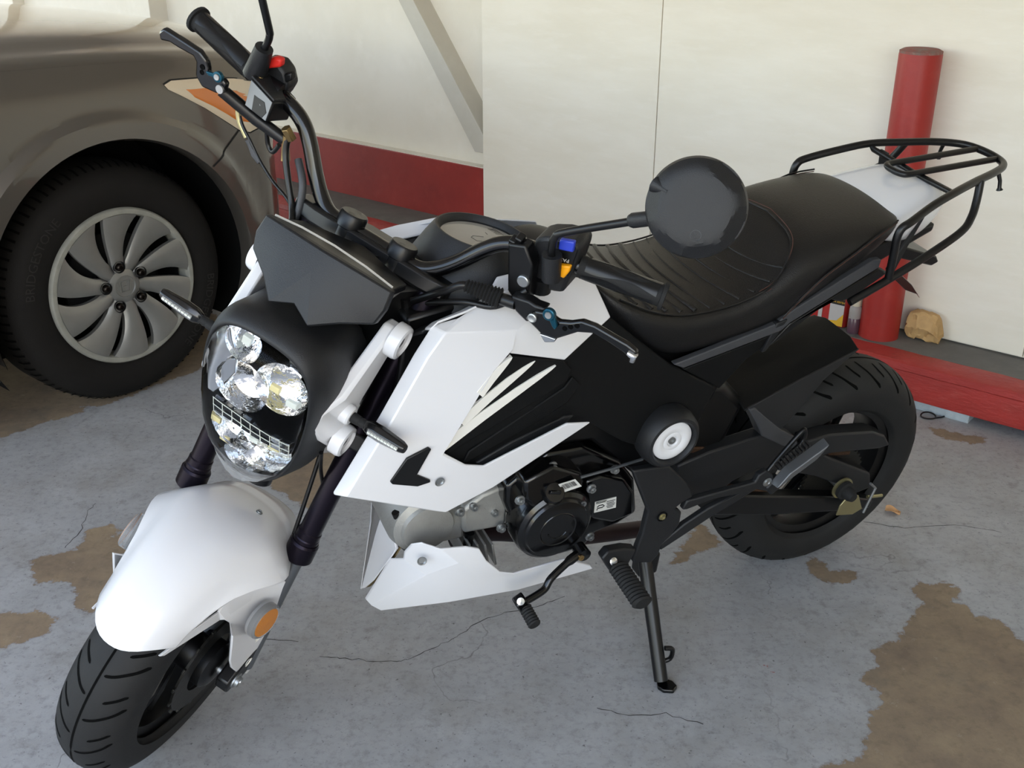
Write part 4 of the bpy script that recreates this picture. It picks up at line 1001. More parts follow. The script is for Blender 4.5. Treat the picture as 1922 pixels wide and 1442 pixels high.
# cables and hoses
def hose(name, pts, r, m='black_satin', label=None, parent=None): return part(name, Geo().tube(spline(pts, 6), r, 10), m, parent, st=True, smooth=60, label=label)
hose('brake_hose', [SX(541, 252, .922), SX(536, 290, .93), SX(541, 340, .945), SX(548, 390, .96), SX(545, 425, .985), SX(520, 470, 1.0)], .0048, 'black_satin', 'black brake hose')
part('hose_fitting', Geo().tube([SX(540, 255, .922), SX(536, 275, .924), SX(536, 302, .93)], [.0065, .0055, .0068], 12), 'brass', st=True)
hose('throttle_cable', [SX(449, 212, .91), SX(455, 235, .915), SX(470, 265, .92), SX(487, 300, .925), SX(512, 340, .935), SX(540, 375, .95), SX(560, 420, .96)], .0026, 'black_satin')
part('cable_elbow', Geo().tube(spline([SX(447, 205, .91), SX(450, 228, .913), SX(463, 258, .917)], 5), .0042, 10), 'zinc', st=True)
part('cable_sleeve', Geo().tube([SX(466, 262, .919), SX(470, 272, .92), SX(478, 290, .923), SX(488, 305, .925)], [.005, .0042, .0055, .0042], 10), 'grey_plastic', st=True)
hose('wiring_loom', [SX(560, 300, .92), SX(568, 345, .94), SX(562, 390, .955), SX(548, 420, .97)], .0055, 'grey_plastic')
hose('wiring_loom', [SX(500, 235, .915), SX(503, 270, .915), SX(512, 285, .918), SX(524, 272, .918)], .0035, 'black_satin')
bt = part('cable_boot', Geo().tube([SX(873 + t * 66, 535 + t * 26, .955 - .01 * t) for t in [i / 22 for i in range(23)]], [.0062 + .0003 * i + (.0030 if i % 2 else 0) for i in range(23)], 16), 'rubber', st=True, smooth=20, label='ribbed rubber clutch cable boot')
part('cable_nut', Geo().tube([SX(938, 560, .945), SX(968, 570, .945)], .0085, 12), 'black_satin', bt, st=True)
hose('clutch_cable', [SX(876, 536, .955), SX(862, 536, .96), SX(835, 546, .965), SX(790, 560, .965), SX(755, 572, .96), SX(735, 590, .95)], .0055, 'black_satin', 'black clutch cable')
hose('switch_loom', [SX(990, 545, .93), SX(930, 575, .945), SX(870, 567, .955), SX(790, 570, .96), SX(745, 585, .955)], .0045, 'black_satin')
part('cable_tie', Geo().tube([SX(762, 558, .965), SX(764, 580, .965)], .009, 10), 'black_satin', st=True)
hose('front_wire', [SX(603, 850, 1.12), SX(602, 880, 1.10), SX(606, 910, 1.08)], .003)
# ---- tank, shrouds, side panels
def shroud():
    V = [(626, 929, .158), (650, 933, .180),                       # 0 1 tip and its crease
         (714, 784, .152), (736, 790, .174), (779, 668, .143), (802, 673, .164), (813, 614, .137), (837, 624, .156),   # 2..7 front edge, crease
         (863, 600, .136), (908, 571, .128),                       # 8 9
         (934, 522, .098), (1005, 505, .086), (1100, 505, .084), (1119, 535, .094), (1147, 596, .124), (1060, 677, .152), (957, 664, .160),   # 10..16
         (962, 658, .163), (928, 697, .171), (908, 730, .176), (833, 852, .186), (811, 878, .188),   # 17..21 inner edge
         (837, 963, .176), (926, 916, .182), (1109, 794, .176), (1066, 796, .182), (909, 876, .188), (875, 874, .187),   # 22..27
         (830, 640, .13), (970, 620, .156), (1040, 560, .116)]     # 28 (unused) 29 ridge 30 ridge
    f = [(0, 1, 3, 2), (2, 3, 5, 4), (4, 5, 7, 6), (6, 7, 8), (8, 7, 29, 9), (9, 29, 30, 11, 10), (11, 30, 13, 12), (30, 29, 17, 16, 15, 14, 13),
         (7, 5, 18, 17, 29), (5, 3, 19, 18), (3, 1, 21, 20, 19), (1, 22, 21), (21, 22, 23, 26, 27), (20, 21, 27), (26, 23, 24, 25), (0, 22, 1)]
    f = [tuple(reversed(q)) for q in f]
    a = part('tank_shroud', plate(V, .005, f), 'white_gloss', mirror=True, bevel=.0035, smooth=22, label='glossy white tank shroud')
    for k, o in enumerate(a):
        sd = 1 if k == 0 else -1
        ch = [(805, 841, .1865), (810, 844, .1865), (783, 892, .1885), (808, 902, .1875), (808, 906, .1875), (784, 914, .187), (737, 910, .186), (733, 906, .186), (764, 862, .186)]
        g = plate([(x, y, d + .001) for x, y, d in ch], .004)
        obj('chevron_insert', g if sd > 0 else g.mirrored(), 'black_satin', o, bevel=.001, smooth=20, label='black chevron shaped insert')
        g = Geo().lathe([(.0075, .0015), (.006, .001), (.005, -.0008), (.0001, -.001)], B(825, 904, .1885), Y, 16)
        obj('screw', g if sd > 0 else g.mirrored(), 'steel', o)
shroud()
sp = [(957, 664, .150), (1060, 677, .143), (1147, 597, .120), (1200, 640, .124), (1257, 683, .122), (1343, 727, .112), (1322, 770, .116), (1295, 830, .122), (1235, 850, .126), (1170, 830, .134), (1109, 796, .150), (1066, 797, .156), (909, 878, .168), (870, 885, .168), (833, 853, .168), (908, 731, .162)]
panels = part('side_panel', plate(sp, .010), 'black_panel', mirror=True, bevel=.003, smooth=20, label='black side panel below the tank')
def vents():
    for k, o in enumerate(panels):
        sd = 1 if k == 0 else -1
        def add(name, g, m, par=o, **kw): return obj(name, g if sd > 0 else g.mirrored(), m, par, **kw)
        v1 = add('vent_panel', plate([(950, 668, .161), (1058, 678, .154), (1074, 694, .153), (1064, 716, .154), (1010, 752, .161), (930, 800, .167), (842, 852, .173), (838, 846, .173), (905, 735, .168)], .006), 'black_panel', bevel=.002, smooth=20)
        for tip, base, w in (((962, 671), (918, 722), 7), ((1005, 678), (886, 778), 7.5), ((1044, 687), (853, 824), 8)):
            d = Vector((tip[0] - base[0], tip[1] - base[1])).normalized(); nn = Vector((-d.y, d.x)); pts = []
            base = (base[0] - d.x * 26, base[1] - d.y * 26); L = [(0, 1.05), (.35, 1.0), (.65, .85), (.85, .55), (.95, .3), (1, .04)]
            yb, yt = .1770, (.1590 if tip[0] > 1000 else .1650)
            for t, ww in L: q = Vector(base).lerp(Vector(tip), t) + nn * w * ww + Vector((0, -4 * math.sin(math.pi * t))); pts.append((q.x, q.y, yb + (yt - yb) * t))
            for t, ww in reversed(L): q = Vector(base).lerp(Vector(tip), t) - nn * w * ww + Vector((0, -4 * math.sin(math.pi * t))); pts.append((q.x, q.y, yb + (yt - yb) * t))
            add('vent_stripe', plate(pts, .008), 'white_matte', v1, bevel=.0025, seg=3, smooth=40, label='white raised stripe')
        add('lower_vent', plate([(1075, 708, .150), (1060, 728, .152), (985, 778, .160), (880, 848, .170), (868, 872, .172), (878, 868, .172), (1000, 800, .161), (1066, 756, .152), (1090, 722, .148)], .005), 'black_panel', bevel=.002, smooth=20)
        add('lower_trim', plate([(893, 870, .172), (905, 874, .173), (1064, 794, .160), (1078, 780, .156), (1060, 782, .157), (960, 830, .165)], .006), 'black_plastic', bevel=.002, smooth=20)
        hp = B(1243, 808, .128)
        h = add('pivot_cover', Geo().lathe([(.0535, .0), (.0545, .012), (.0515, .030), (.0465, .037), (.0415, .038), (.0385, .033), (.0375, .022)], hp, Y, 48), 'black_plastic', BK, label='black ring around the white pivot cap')
        cp = add('pivot_cap', Geo().lathe([(.0376, .024), (.036, .031), (.030, .034), (.022, .0335), (.017, .0315), (.015, .0325), (.0105, .032), (.0085, .028), (.0001, .0275)], hp, Y, 40), 'white_gloss', h, label='round white pivot cap')
        add('cap_bolt', Geo().lathe([(.0065, .0272), (.0065, .031), (.0042, .031), (.0036, .0285), (.0001, .0285)], hp, Y, 16), 'steel', h)
vents()
def tank():
    st_ = [(.868, .070, .775, .805, .03), (.83, .088, .77, .815, .03), (.78, .094, .77, .820, .028), (.725, .090, .765, .824, .026), (.69, .084, .765, .842, .024), (.65, .080, .76, .836, .024), (.61, .072, .745, .808, .022), (.575, .06, .72, .772, .02)]
    rings = []
    for x, w, zb_, zt_, dr in st_:
        rings.append([Vector((x, w, zb_)), Vector((x, w * 1.02, zt_ - dr)), Vector((x, w * .78, zt_ - dr * .25)), Vector((x, w * .4, zt_)), Vector((x, -w * .4, zt_)), Vector((x, -w * .78, zt_ - dr * .25)), Vector((x, -w * 1.02, zt_ - dr)), Vector((x, -w, zb_))])
    tk = part('tank_cover', Geo().loft(rings), 'black_plastic', sub=2, label='black tank top cover')
    nrm = Vector((-.20, -.02, .98)).normalized(); c = Vector((.784, .0, .857))
    pod = part('gauge_pod', Geo().lathe([(.105, -.085), (.098, -.05), (.083, -.018), (.072, .002), (.0695, .005), (.067, .005), (.064, .001), (.0615, -.006), (.0595, -.010)], c, nrm, 56), 'black_plastic', smooth=50, label='black round gauge pod on the tank')
    part('gauge_face', Geo().lathe([(.0615, -.009), (.0001, -.009)], c, nrm, 48), 'dial', pod, label='grey round display face')
    part('gauge_glass', Geo().lathe([(.063, -.004), (.04, -.0025), (.0001, -.002)], c, nrm, 48), 'clear_cover', pod, smooth=80)
    ux = Vector((0, -1, 0)); ux = (ux - nrm * ux.dot(nrm)).normalized(); uy = nrm.cross(ux)     # read from the saddle: up is forward
    def D(a, b_, h): return c + ux * a + uy * b_ + nrm * (-.0088 + h)
    g = Geo().lathe([(.0435, -.0086), (.0425, -.0086)], c, nrm, 40, a0=.6, a1=3.9, ref=uy); part('dial_arc', g, 'sticker', pod)
    g = Geo()
    for k in range(5): g.add([D(.018 + k * .0042, -.043 + k * .0012 + dy, .0002) for dy in (0, .010)] + [D(.0205 + k * .0042, -.043 + k * .0012 + dy, .0002) for dy in (.010, 0)], [(0, 1, 2, 3)])
    g.add([D(.016, -.046, .0002), D(.042, -.040, .0002), D(.042, -.0385, .0002), D(.016, -.0445, .0002)], [(0, 1, 2, 3)])
    g.add([D(.014, -.018, .0002), D(.022, -.018, .0002), D(.022, -.0165, .0002), D(.014, -.0165, .0002)], [(0, 1, 2, 3)])
    part('dial_bars', g, 'ink', pod, smooth=0)
    g = Geo().tube([D(-.012, -.005, .0006), D(-.012, .012, .0006), D(.0, .016, .0006), D(.006, .010, .0006), D(.004, -.006, .0006)], .0007, 5); part('dial_icon', g, 'grey_plastic', pod)
    # dark core filling the frame behind the panels
    core = [(.93, .79), (.86, .80), (.62, .76), (.50, .70), (.36, .71), (.25, .75), (.22, .71), (.36, .55), (.40, .44), (.50, .40), (.60, .50), (.80, .52), (.95, .60)]
    part('frame_core', Geo().prism([Vector((x, -.085, z)) for x, z in core], (0, .17, 0)), 'black_satin', bevel=.006, label='black frame and air box behind the panels')
    part('neck_cover', Geo().prism([Vector((x, -.055, z)) for x, z in ((.99, .68), (.985, .79), (.93, .825), (.86, .82), (.88, .62), (.96, .58))], (0, .11, 0)), 'black_satin', bevel=.01)
tank()
LW = [Vector(p) for p in ((.916, .138, .803), (.905, .1375, .812), (.864, .1355, .820), (.80, .122, .832), (.735, .102, .832), (.735, .080, .824), (.80, .100, .822), (.864, .114, .808), (.905, .116, .798), (.916, .118, .792))]
part('shroud_lip', Geo().sheet(LW, [(0, 1, 8, 9), (1, 2, 7, 8), (2, 3, 6, 7), (3, 4, 5, 6)], (0, 0, -.004)), 'white_gloss', mirror=True, bevel=.0015, smooth=30)
LN = [Vector(p) for p in ((.92, .120, .790), (.865, .118, .803), (.80, .104, .817), (.74, .084, .820), (.74, .060, .795), (.82, .060, .79), (.90, .060, .775), (.94, .08, .76))]
part('shroud_liner', Geo().sheet(LN, [tuple(range(8))], (0, 0, -.006)), 'black_plastic', mirror=True, bevel=.002, smooth=20)

# ---- seat
ST = [  # x, bottom z, side bulge z, edge z, top z, half width bottom, bulge, edge
    (.640, .770, .785, .800, .806, .070, .085, .075), (.610, .735, .760, .782, .790, .095, .112, .098), (.560, .692, .730, .758, .768, .112, .130, .114),
    (.500, .655, .705, .742, .755, .118, .134, .118), (.430, .664, .708, .740, .753, .120, .134, .120), (.370, .676, .722, .752, .763, .122, .136, .122), (.325, .685, .738, .776, .785, .124, .137, .122),
    (.285, .700, .755, .808, .818, .124, .136, .116), (.240, .724, .775, .826, .837, .122, .133, .110), (.170, .762, .800, .836, .848, .118, .127, .106), (.110, .792, .820, .840, .852, .110, .119, .100), (.075, .806, .826, .840, .849, .095, .104, .088), (.058, .812, .826, .836, .840, .07, .08, .065)]
def seat_eval(x):
    for a, b_ in zip(ST[:-1], ST[1:]):
        if a[0] >= x >= b_[0]: t = (a[0] - x) / (a[0] - b_[0]); return [p + (q - p) * t for p, q in zip(a, b_)]
    return ST[0] if x > ST[0][0] else ST[-1]
def seat_z(x, s_):
    e = seat_eval(x); return e[3] + (e[4] - e[3]) * (1 - abs(s_) ** 2.2), e[7] * s_
def seat():
    rings = []
    for x, zb_, zm, ze, zt_, wb, wm, we in ST:
        h = [(wb * .9, zb_), (wb, zb_ + .002), (wm, zm), (wm * .985, (zm + ze) / 2 + .004), (we, ze), (we * .6, zt_ - (zt_ - ze) * .3), (0, zt_)]
        rings.append([Vector((x, y, z)) for y, z in h] + [Vector((x, -y, z)) for y, z in h[-2::-1]])
    s_ = part('seat', Geo().loft(rings), 'leather', sub=2, label='black leather two step seat')
    for i in range(11):                  # rolled cross ribs of the front pad
        x0 = .590 - i * .0265; g = []; mid = .042
        for j in range(13):
            q = -1 + 2 * j / 12; x = x0 - .030 * q * q + .012; z, y = seat_z(x, q * .97)
            g.append(Vector((x, y, z - (.0024 if i < 5 else .0012))))
        part('seat_rib', Geo().tube(g, .0050 if i < 5 else .0024, 8), 'leather_ribbed', s_, smooth=60)
    def seam(pts, name='seat_seam', r=.0016, m='leather'):
        return part(name, Geo().tube(spline([Vector(p) for p in pts], 5), r, 6), m, s_, smooth=60)
    for sd in (1, -1):
        low = [(x, sd * (seat_eval(x)[7] + .0035), seat_eval(x)[3] - .001) for x in (.60, .55, .5, .45, .4, .36, .335)]
        arc = [(.312, sd * .117, .792), (.290, sd * .098, .816), (.272, sd * .06, .824)] if sd > 0 else [(.312, sd * .117, .792), (.290, sd * .098, .816), (.272, sd * .06, .824)]
        seam(low + arc + [(.266, 0, .830)]); seam([(x, y * 1.012, z - .006) for x, y, z in low], 'stitch', .0008, 'thread')
        seam([(x - .004, y * .985, z + .0035) for x, y, z in low[5:] + arc] + [(.261, 0, .834)], 'stitch', .0008, 'thread')
        rs_ = [(x, sd * (seat_eval(x)[6] + .000), seat_eval(x)[2] + dz) for x, dz in ((.085, .012), (.13, .012), (.18, .004), (.23, -.004), (.27, -.018), (.305, -.038))]
        seam(rs_, 'stitch', .0009, 'thread'); seam([(x, y, z + .004) for x, y, z in rs_])
seat()

# ---- tail, trims, rack
def tail():
    rings = []
    for x, w, zt_, zb_ in ((.110, .098, .838, .790), (.060, .098, .852, .775), (.010, .092, .862, .768), (-.035, .080, .868, .785), (-.062, .066, .862, .805), (-.074, .050, .850, .818)):
        h = [(w * .55, zb_), (w * .96, zb_ + .01), (w, (zt_ + zb_) / 2 + .012), (w * .86, zt_ - .008), (w * .45, zt_)]
        rings.append([Vector((x, y, z)) for y, z in h] + [Vector((x, -y, z)) for y, z in h[::-1]])
    t = part('tail_cowl', Geo().loft(rings), 'white_gloss', sub=2, label='white tail cowl behind the seat')
    part('tail_light', Geo().box((-.080, 0, .815), (.012, .07, .028)), 'red_button', t, bevel=.004)
    tr = part('tail_trim', plate([(1690, 470, .110), (1740, 402, .090), (1700, 470, .112), (1678, 512, .118), (1665, 508, .120)], .006), 'black_plastic', mirror=True, bevel=.0015, smooth=20)
    part('trim_strip', plate([(1265, 685, .1285), (1459, 608, .1285), (1478, 590, .128), (1640, 489, .122), (1655, 487, .121), (1650, 503, .1225), (1484, 606, .130), (1466, 622, .1305), (1283, 692, .1305)], .012), 'grey_plastic', mirror=True, bevel=.002, smooth=20, label='dark grey trim strip below the seat')
    part('frame_cover', plate([(1283, 694, .122), (1466, 623, .122), (1480, 610, .121), (1435, 652, .116), (1408, 668, .112), (1350, 730, .106), (1338, 722, .108)], .03), 'black_panel', mirror=True, bevel=.003, smooth=20)
    part('strut_cover', plate([(1459, 608, .1315), (1480, 600, .1315), (1438, 660, .122), (1430, 663, .122)], .012), 'black_plastic', mirror=True, bevel=.002, smooth=20)
    part('subframe_rail', plate([(1484, 608, .119), (1650, 505, .113), (1668, 512, .112), (1600, 560, .117), (1580, 567, .117), (1560, 565, .116), (1470, 632, .114), (1440, 655, .11)], .02), 'black_satin', mirror=True, bevel=.003, smooth=20)
    part('under_tail', Geo().prism([Vector((x, -.07, z)) for x, z in ((.30, .66), (.10, .77), (-.05, .80), (-.05, .785), (.08, .73), (.28, .62))], (0, .14, 0)), 'black_satin', bevel=.004)
    p = part('plate_bracket', Geo().prism([Vector((x, -.075, z)) for x, z in ((.03, .755), (.02, .768), (-.075, .735), (-.085, .722), (-.07, .716), (.02, .745))], (0, .15, 0)), 'black_satin', bevel=.003)
    part('bracket_fin', plate([(1675, 520, .075), (1692, 516, .070), (1712, 535, .06), (1727, 560, .05), (1722, 553, .055), (1700, 545, .065)], .004), 'black_gloss', p, bevel=.001)
tail()
def rack():
    r = .0068; half = [(.158, .136, .722), (.098, .1365, .748)]
    LP_ = [(.098, .1365, .748), (.104, .1365, .80), (.107, .1360, .826), (.102, .1360, .842), (.085, .1350, .850), (.03, .121, .866), (-.03, .108, .878), (-.09, .090, .882), (-.145, .074, .884), (-.185, .057, .884), (-.205, .036, .884), (-.212, 0, .884)]
    loop = LP_ + [(x, -y, z) for x, y, z in LP_[-2::-1]]
    rk = part('luggage_rack', Geo().tube(spline([Vector(p) for p in loop], 5), r, 12), 'black_satin', smooth=60, label='black tubular luggage rack')
    for sd in (1, -1):
        part('lower_tube', Geo().tube(spline([Vector((x, sd * y, z)) for x, y, z in ((.170, .136, .716), (.098, .1365, .747), (.02, .135, .782), (-.050, .126, .810), (-.078, .114, .828), (-.092, .102, .852), (-.100, .090, .882))], 5), r, 12), 'black_satin', rk, smooth=60)
        part('stay', Geo().tube([Vector((.06, sd * .05, .80)), Vector((.0, sd * .07, .85)), Vector((-.045, sd * .085, .870))], .0055, 8), 'black_satin', rk) if 0 else None
        h0 = Vector((-.168, sd * .066, .880))
        part('hook', Geo().tube([h0, h0 + Vector((-.004, sd * .006, -.014)), h0 + Vector((-.006, sd * .008, -.026)), h0 + Vector((-.007, sd * .009, -.030))], [.0038, .0034, .0034, .006], 8), 'black_satin', rk, smooth=60)
    cb = [Vector((-.034, .107, .876)), Vector((-.034, .100, .870)), Vector((-.034, .0, .868)), Vector((-.034, -.100, .870)), Vector((-.034, -.107, .876))]
    part('cross_bar', Geo().tube(cb, .0052, 10), 'black_satin', rk, smooth=60)
    U = [(-.207, .024, .884), (-.06, .024, .8785), (-.005, .024, .8765), (.009, .018, .876), (.013, 0, .876), (.009, -.018, .876), (-.005, -.024, .8765), (-.06, -.024, .8785), (-.207, -.024, .884)]
    part('deck_loop', Geo().tube(spline([Vector(p) for p in U], 5), .0056, 10), 'black_satin', rk, smooth=60)
    part('support_strap', Geo().prism([Vector((-.034, y, z)) for y, z in ((-.085, .876), (-.065, .876), (-.05, .80), (-.07, .80))], (-.005, 0, 0)), 'black_satin', rk, bevel=.001)
rack()

# ---- rear fender (hugger), swingarm, chain guard, chain, axle
def rear():
    c = RC_
    def sheet_arc(a0, a1, R0, w0, w1, drop, na=18, ns_=10, t_=.004):
        rows = []
        for i in range(na + 1):
            t = i / na; a = math.radians(a0 + (a1 - a0) * t); w = w0 + (w1 - w0) * t
            row = []
            for j in range(ns_ + 1):
                s_ = -1 + 2 * j / ns_; Rr = R0 - drop * abs(s_) ** 3
                row.append(Vector((c[0] + Rr * math.cos(a), w * s_, c[1] + Rr * math.sin(a))))
            rows.append(row)
        n = ns_ + 1; v = [p for r in rows for p in r]; f = [(i * n + j, i * n + j + 1, (i + 1) * n + j + 1, (i + 1) * n + j) for i in range(na) for j in range(ns_)]
        return v, f
    # straight channel over the tyre: rows run across, from the front to the rear lip
    rowsd = [((1352, 716, 0), (1398, 770, .086), 0), ((1420, 690, 0), (1432, 751, .084), 0), ((1480, 659, 0), (1500, 716, .078), 0), ((1530, 634, 0), (1560, 685, .071), 0), ((1575, 614, 0), (1612, 655, .064), 0)]
    rows = []
    for a, b_, d in rowsd:
        p0, p1 = B(*a), B(*b_); half = [p0, p0.lerp(p1, .55) + Vector((0, 0, .006)), p1]
        rows.append([Vector((p.x, -p.y, p.z)) for p in half[:0:-1]] + half)
    n = 5; v = [p for r in rows for p in r]; f = [(i * n + j, i * n + j + 1, (i + 1) * n + j + 1, (i + 1) * n + j) for i in range(len(rows) - 1) for j in range(n - 1)]
    hg = part('rear_hugger', Geo().sheet(v, f, (0, 0, -.004)), 'black_panel', bevel=.002, smooth=30, label='matte black rear hugger fender')
    sk = [(1614, 655, .065), (1560, 684, .072), (1500, 715, .079), (1404, 767, .087), (1420, 772, .089), (1466, 806, .092), (1500, 770, .088), (1545, 715, .080)]
    part('hugger_side', plate(sk, .004, [(0, 1, 7), (1, 2, 6, 7), (2, 3, 4, 5, 6)]), 'black_plastic', hg, mirror=True, bevel=.0012, smooth=20)
    part('inner_mudguard', Geo().prism([Vector((x, -.07, z)) for x, z in ((.42, .50), (.40, .56), (.33, .55), (.27, .49), (.30, .40), (.38, .36), (.44, .40))], (0, .14, 0)), 'black_satin', bevel=.02, seg=3, label='black inner mudguard')
    # swingarm: upper and lower arms on each side
    up = [(1272, 875, .088), (1330, 850, .088), (1431, 817, .088), (1500, 833, .088), (1560, 860, .088), (1634, 889, .088), (1634, 916, .088), (1600, 930, .088), (1585, 915, .088), (1530, 895, .088), (1470, 885, .088), (1425, 880, .088), (1375, 905, .088), (1345, 930, .088), (1290, 935, .088), (1262, 920, .088)]
    sw_ = part('swingarm', plate(up, .028), 'black_plastic', mirror=True, bevel=.004, smooth=20, label='black swingarm')
    lo = [(1300, 940, .089), (1360, 930, .089), (1440, 932, .089), (1600, 934, .089), (1640, 940, .089), (1632, 955, .089), (1582, 960, .089), (1450, 968, .089), (1330, 968, .089)]
    part('lower_arm', plate(lo, .028), 'black_satin', sw_[0], bevel=.004, smooth=20)
    part('upper_guard', plate([(1406, 770, .090), (1418, 766, .090), (1468, 807, .092), (1494, 822, .093), (1504, 846, .093), (1470, 838, .094), (1431, 820, .094), (1422, 798, .092)], .03), 'grey_plastic', sw_[0], bevel=.003, smooth=20)
    cgd = part('chain_guard', plate([(1510, 842, .098), (1512, 830, .098), (1560, 816, .098), (1640, 811, .098), (1662, 819, .098), (1671, 836, .098), (1650, 843, .098), (1560, 852, .098), (1530, 862, .098)], .035), 'black_plastic', bevel=.004, smooth=20, label='black chain guard')
    part('chain_run', Geo().prism([Vector((x, .062, z)) for x, z in ((.40, .415), (.10, .330), (-.02, .302), (-.02, .312), (.10, .345), (.40, .428))], (0, .012, 0)), 'chain', bevel=.002)
    part('chain_run', Geo().prism([Vector((x, .062, z)) for x, z in ((.40, .355), (.05, .215), (.0, .185), (.0, .175), (.06, .200), (.40, .342))], (0, .012, 0)), 'chain', bevel=.002)
    sp_ = Geo(); n = 36
    prof = []
    for k in range(n * 4):
        a = 2 * math.pi * k / (n * 4); r = .070 + (.004 if k % 4 in (0, 1) else 0); prof.append(Vector((r * math.cos(a), .058, c[1] + r * math.sin(a))))
    part('sprocket', sp_.prism(prof, (0, .007, 0)), 'disc_steel', rr_, smooth=0)
    part('brake_drum', Geo().lathe([(.0001, -.055), (.05, -.055), (.055, -.045), (.055, -.02)], (0, 0, c[1]), Y, 32), 'black_satin', rr_)
    ax = part('rear_axle', Geo().cyl((0, -.125, c[1]), (0, .118, c[1]), .0085, 16), 'steel')
    an = B(1600, 948, .118)
    part('axle_nut', Geo().lathe([(.020, -.018), (.020, -.010), (.014, -.008), (.013, .004), (.009, .012), (.0001, .013)], Vector((0, .120, c[1])), Y, 20), 'rubber', ax)
    part('axle_washer', Geo().lathe([(.024, -.02), (.024, -.016), (.012, -.0155)], Vector((0, .116, c[1])), Y, 24), 'zinc', ax)
    part('adjuster_plate', plate([(1570, 968, .112), (1577, 950, .112), (1590, 935, .112), (1612, 930, .112), (1618, 955, .112), (1600, 966, .112)], .003), 'zinc', ax, bevel=.0008, smooth=20)
    part('adjuster_bracket', Geo().tube([B(1634, 908, .112), B(1643, 916, .112), B(1620, 962, .112)], .003, 6), 'steel', ax)
    part('adjuster_bolt', Geo().tube([B(1628, 933, .10), B(1655, 930, .10)], .0035, 8), 'zinc', ax)
rear()

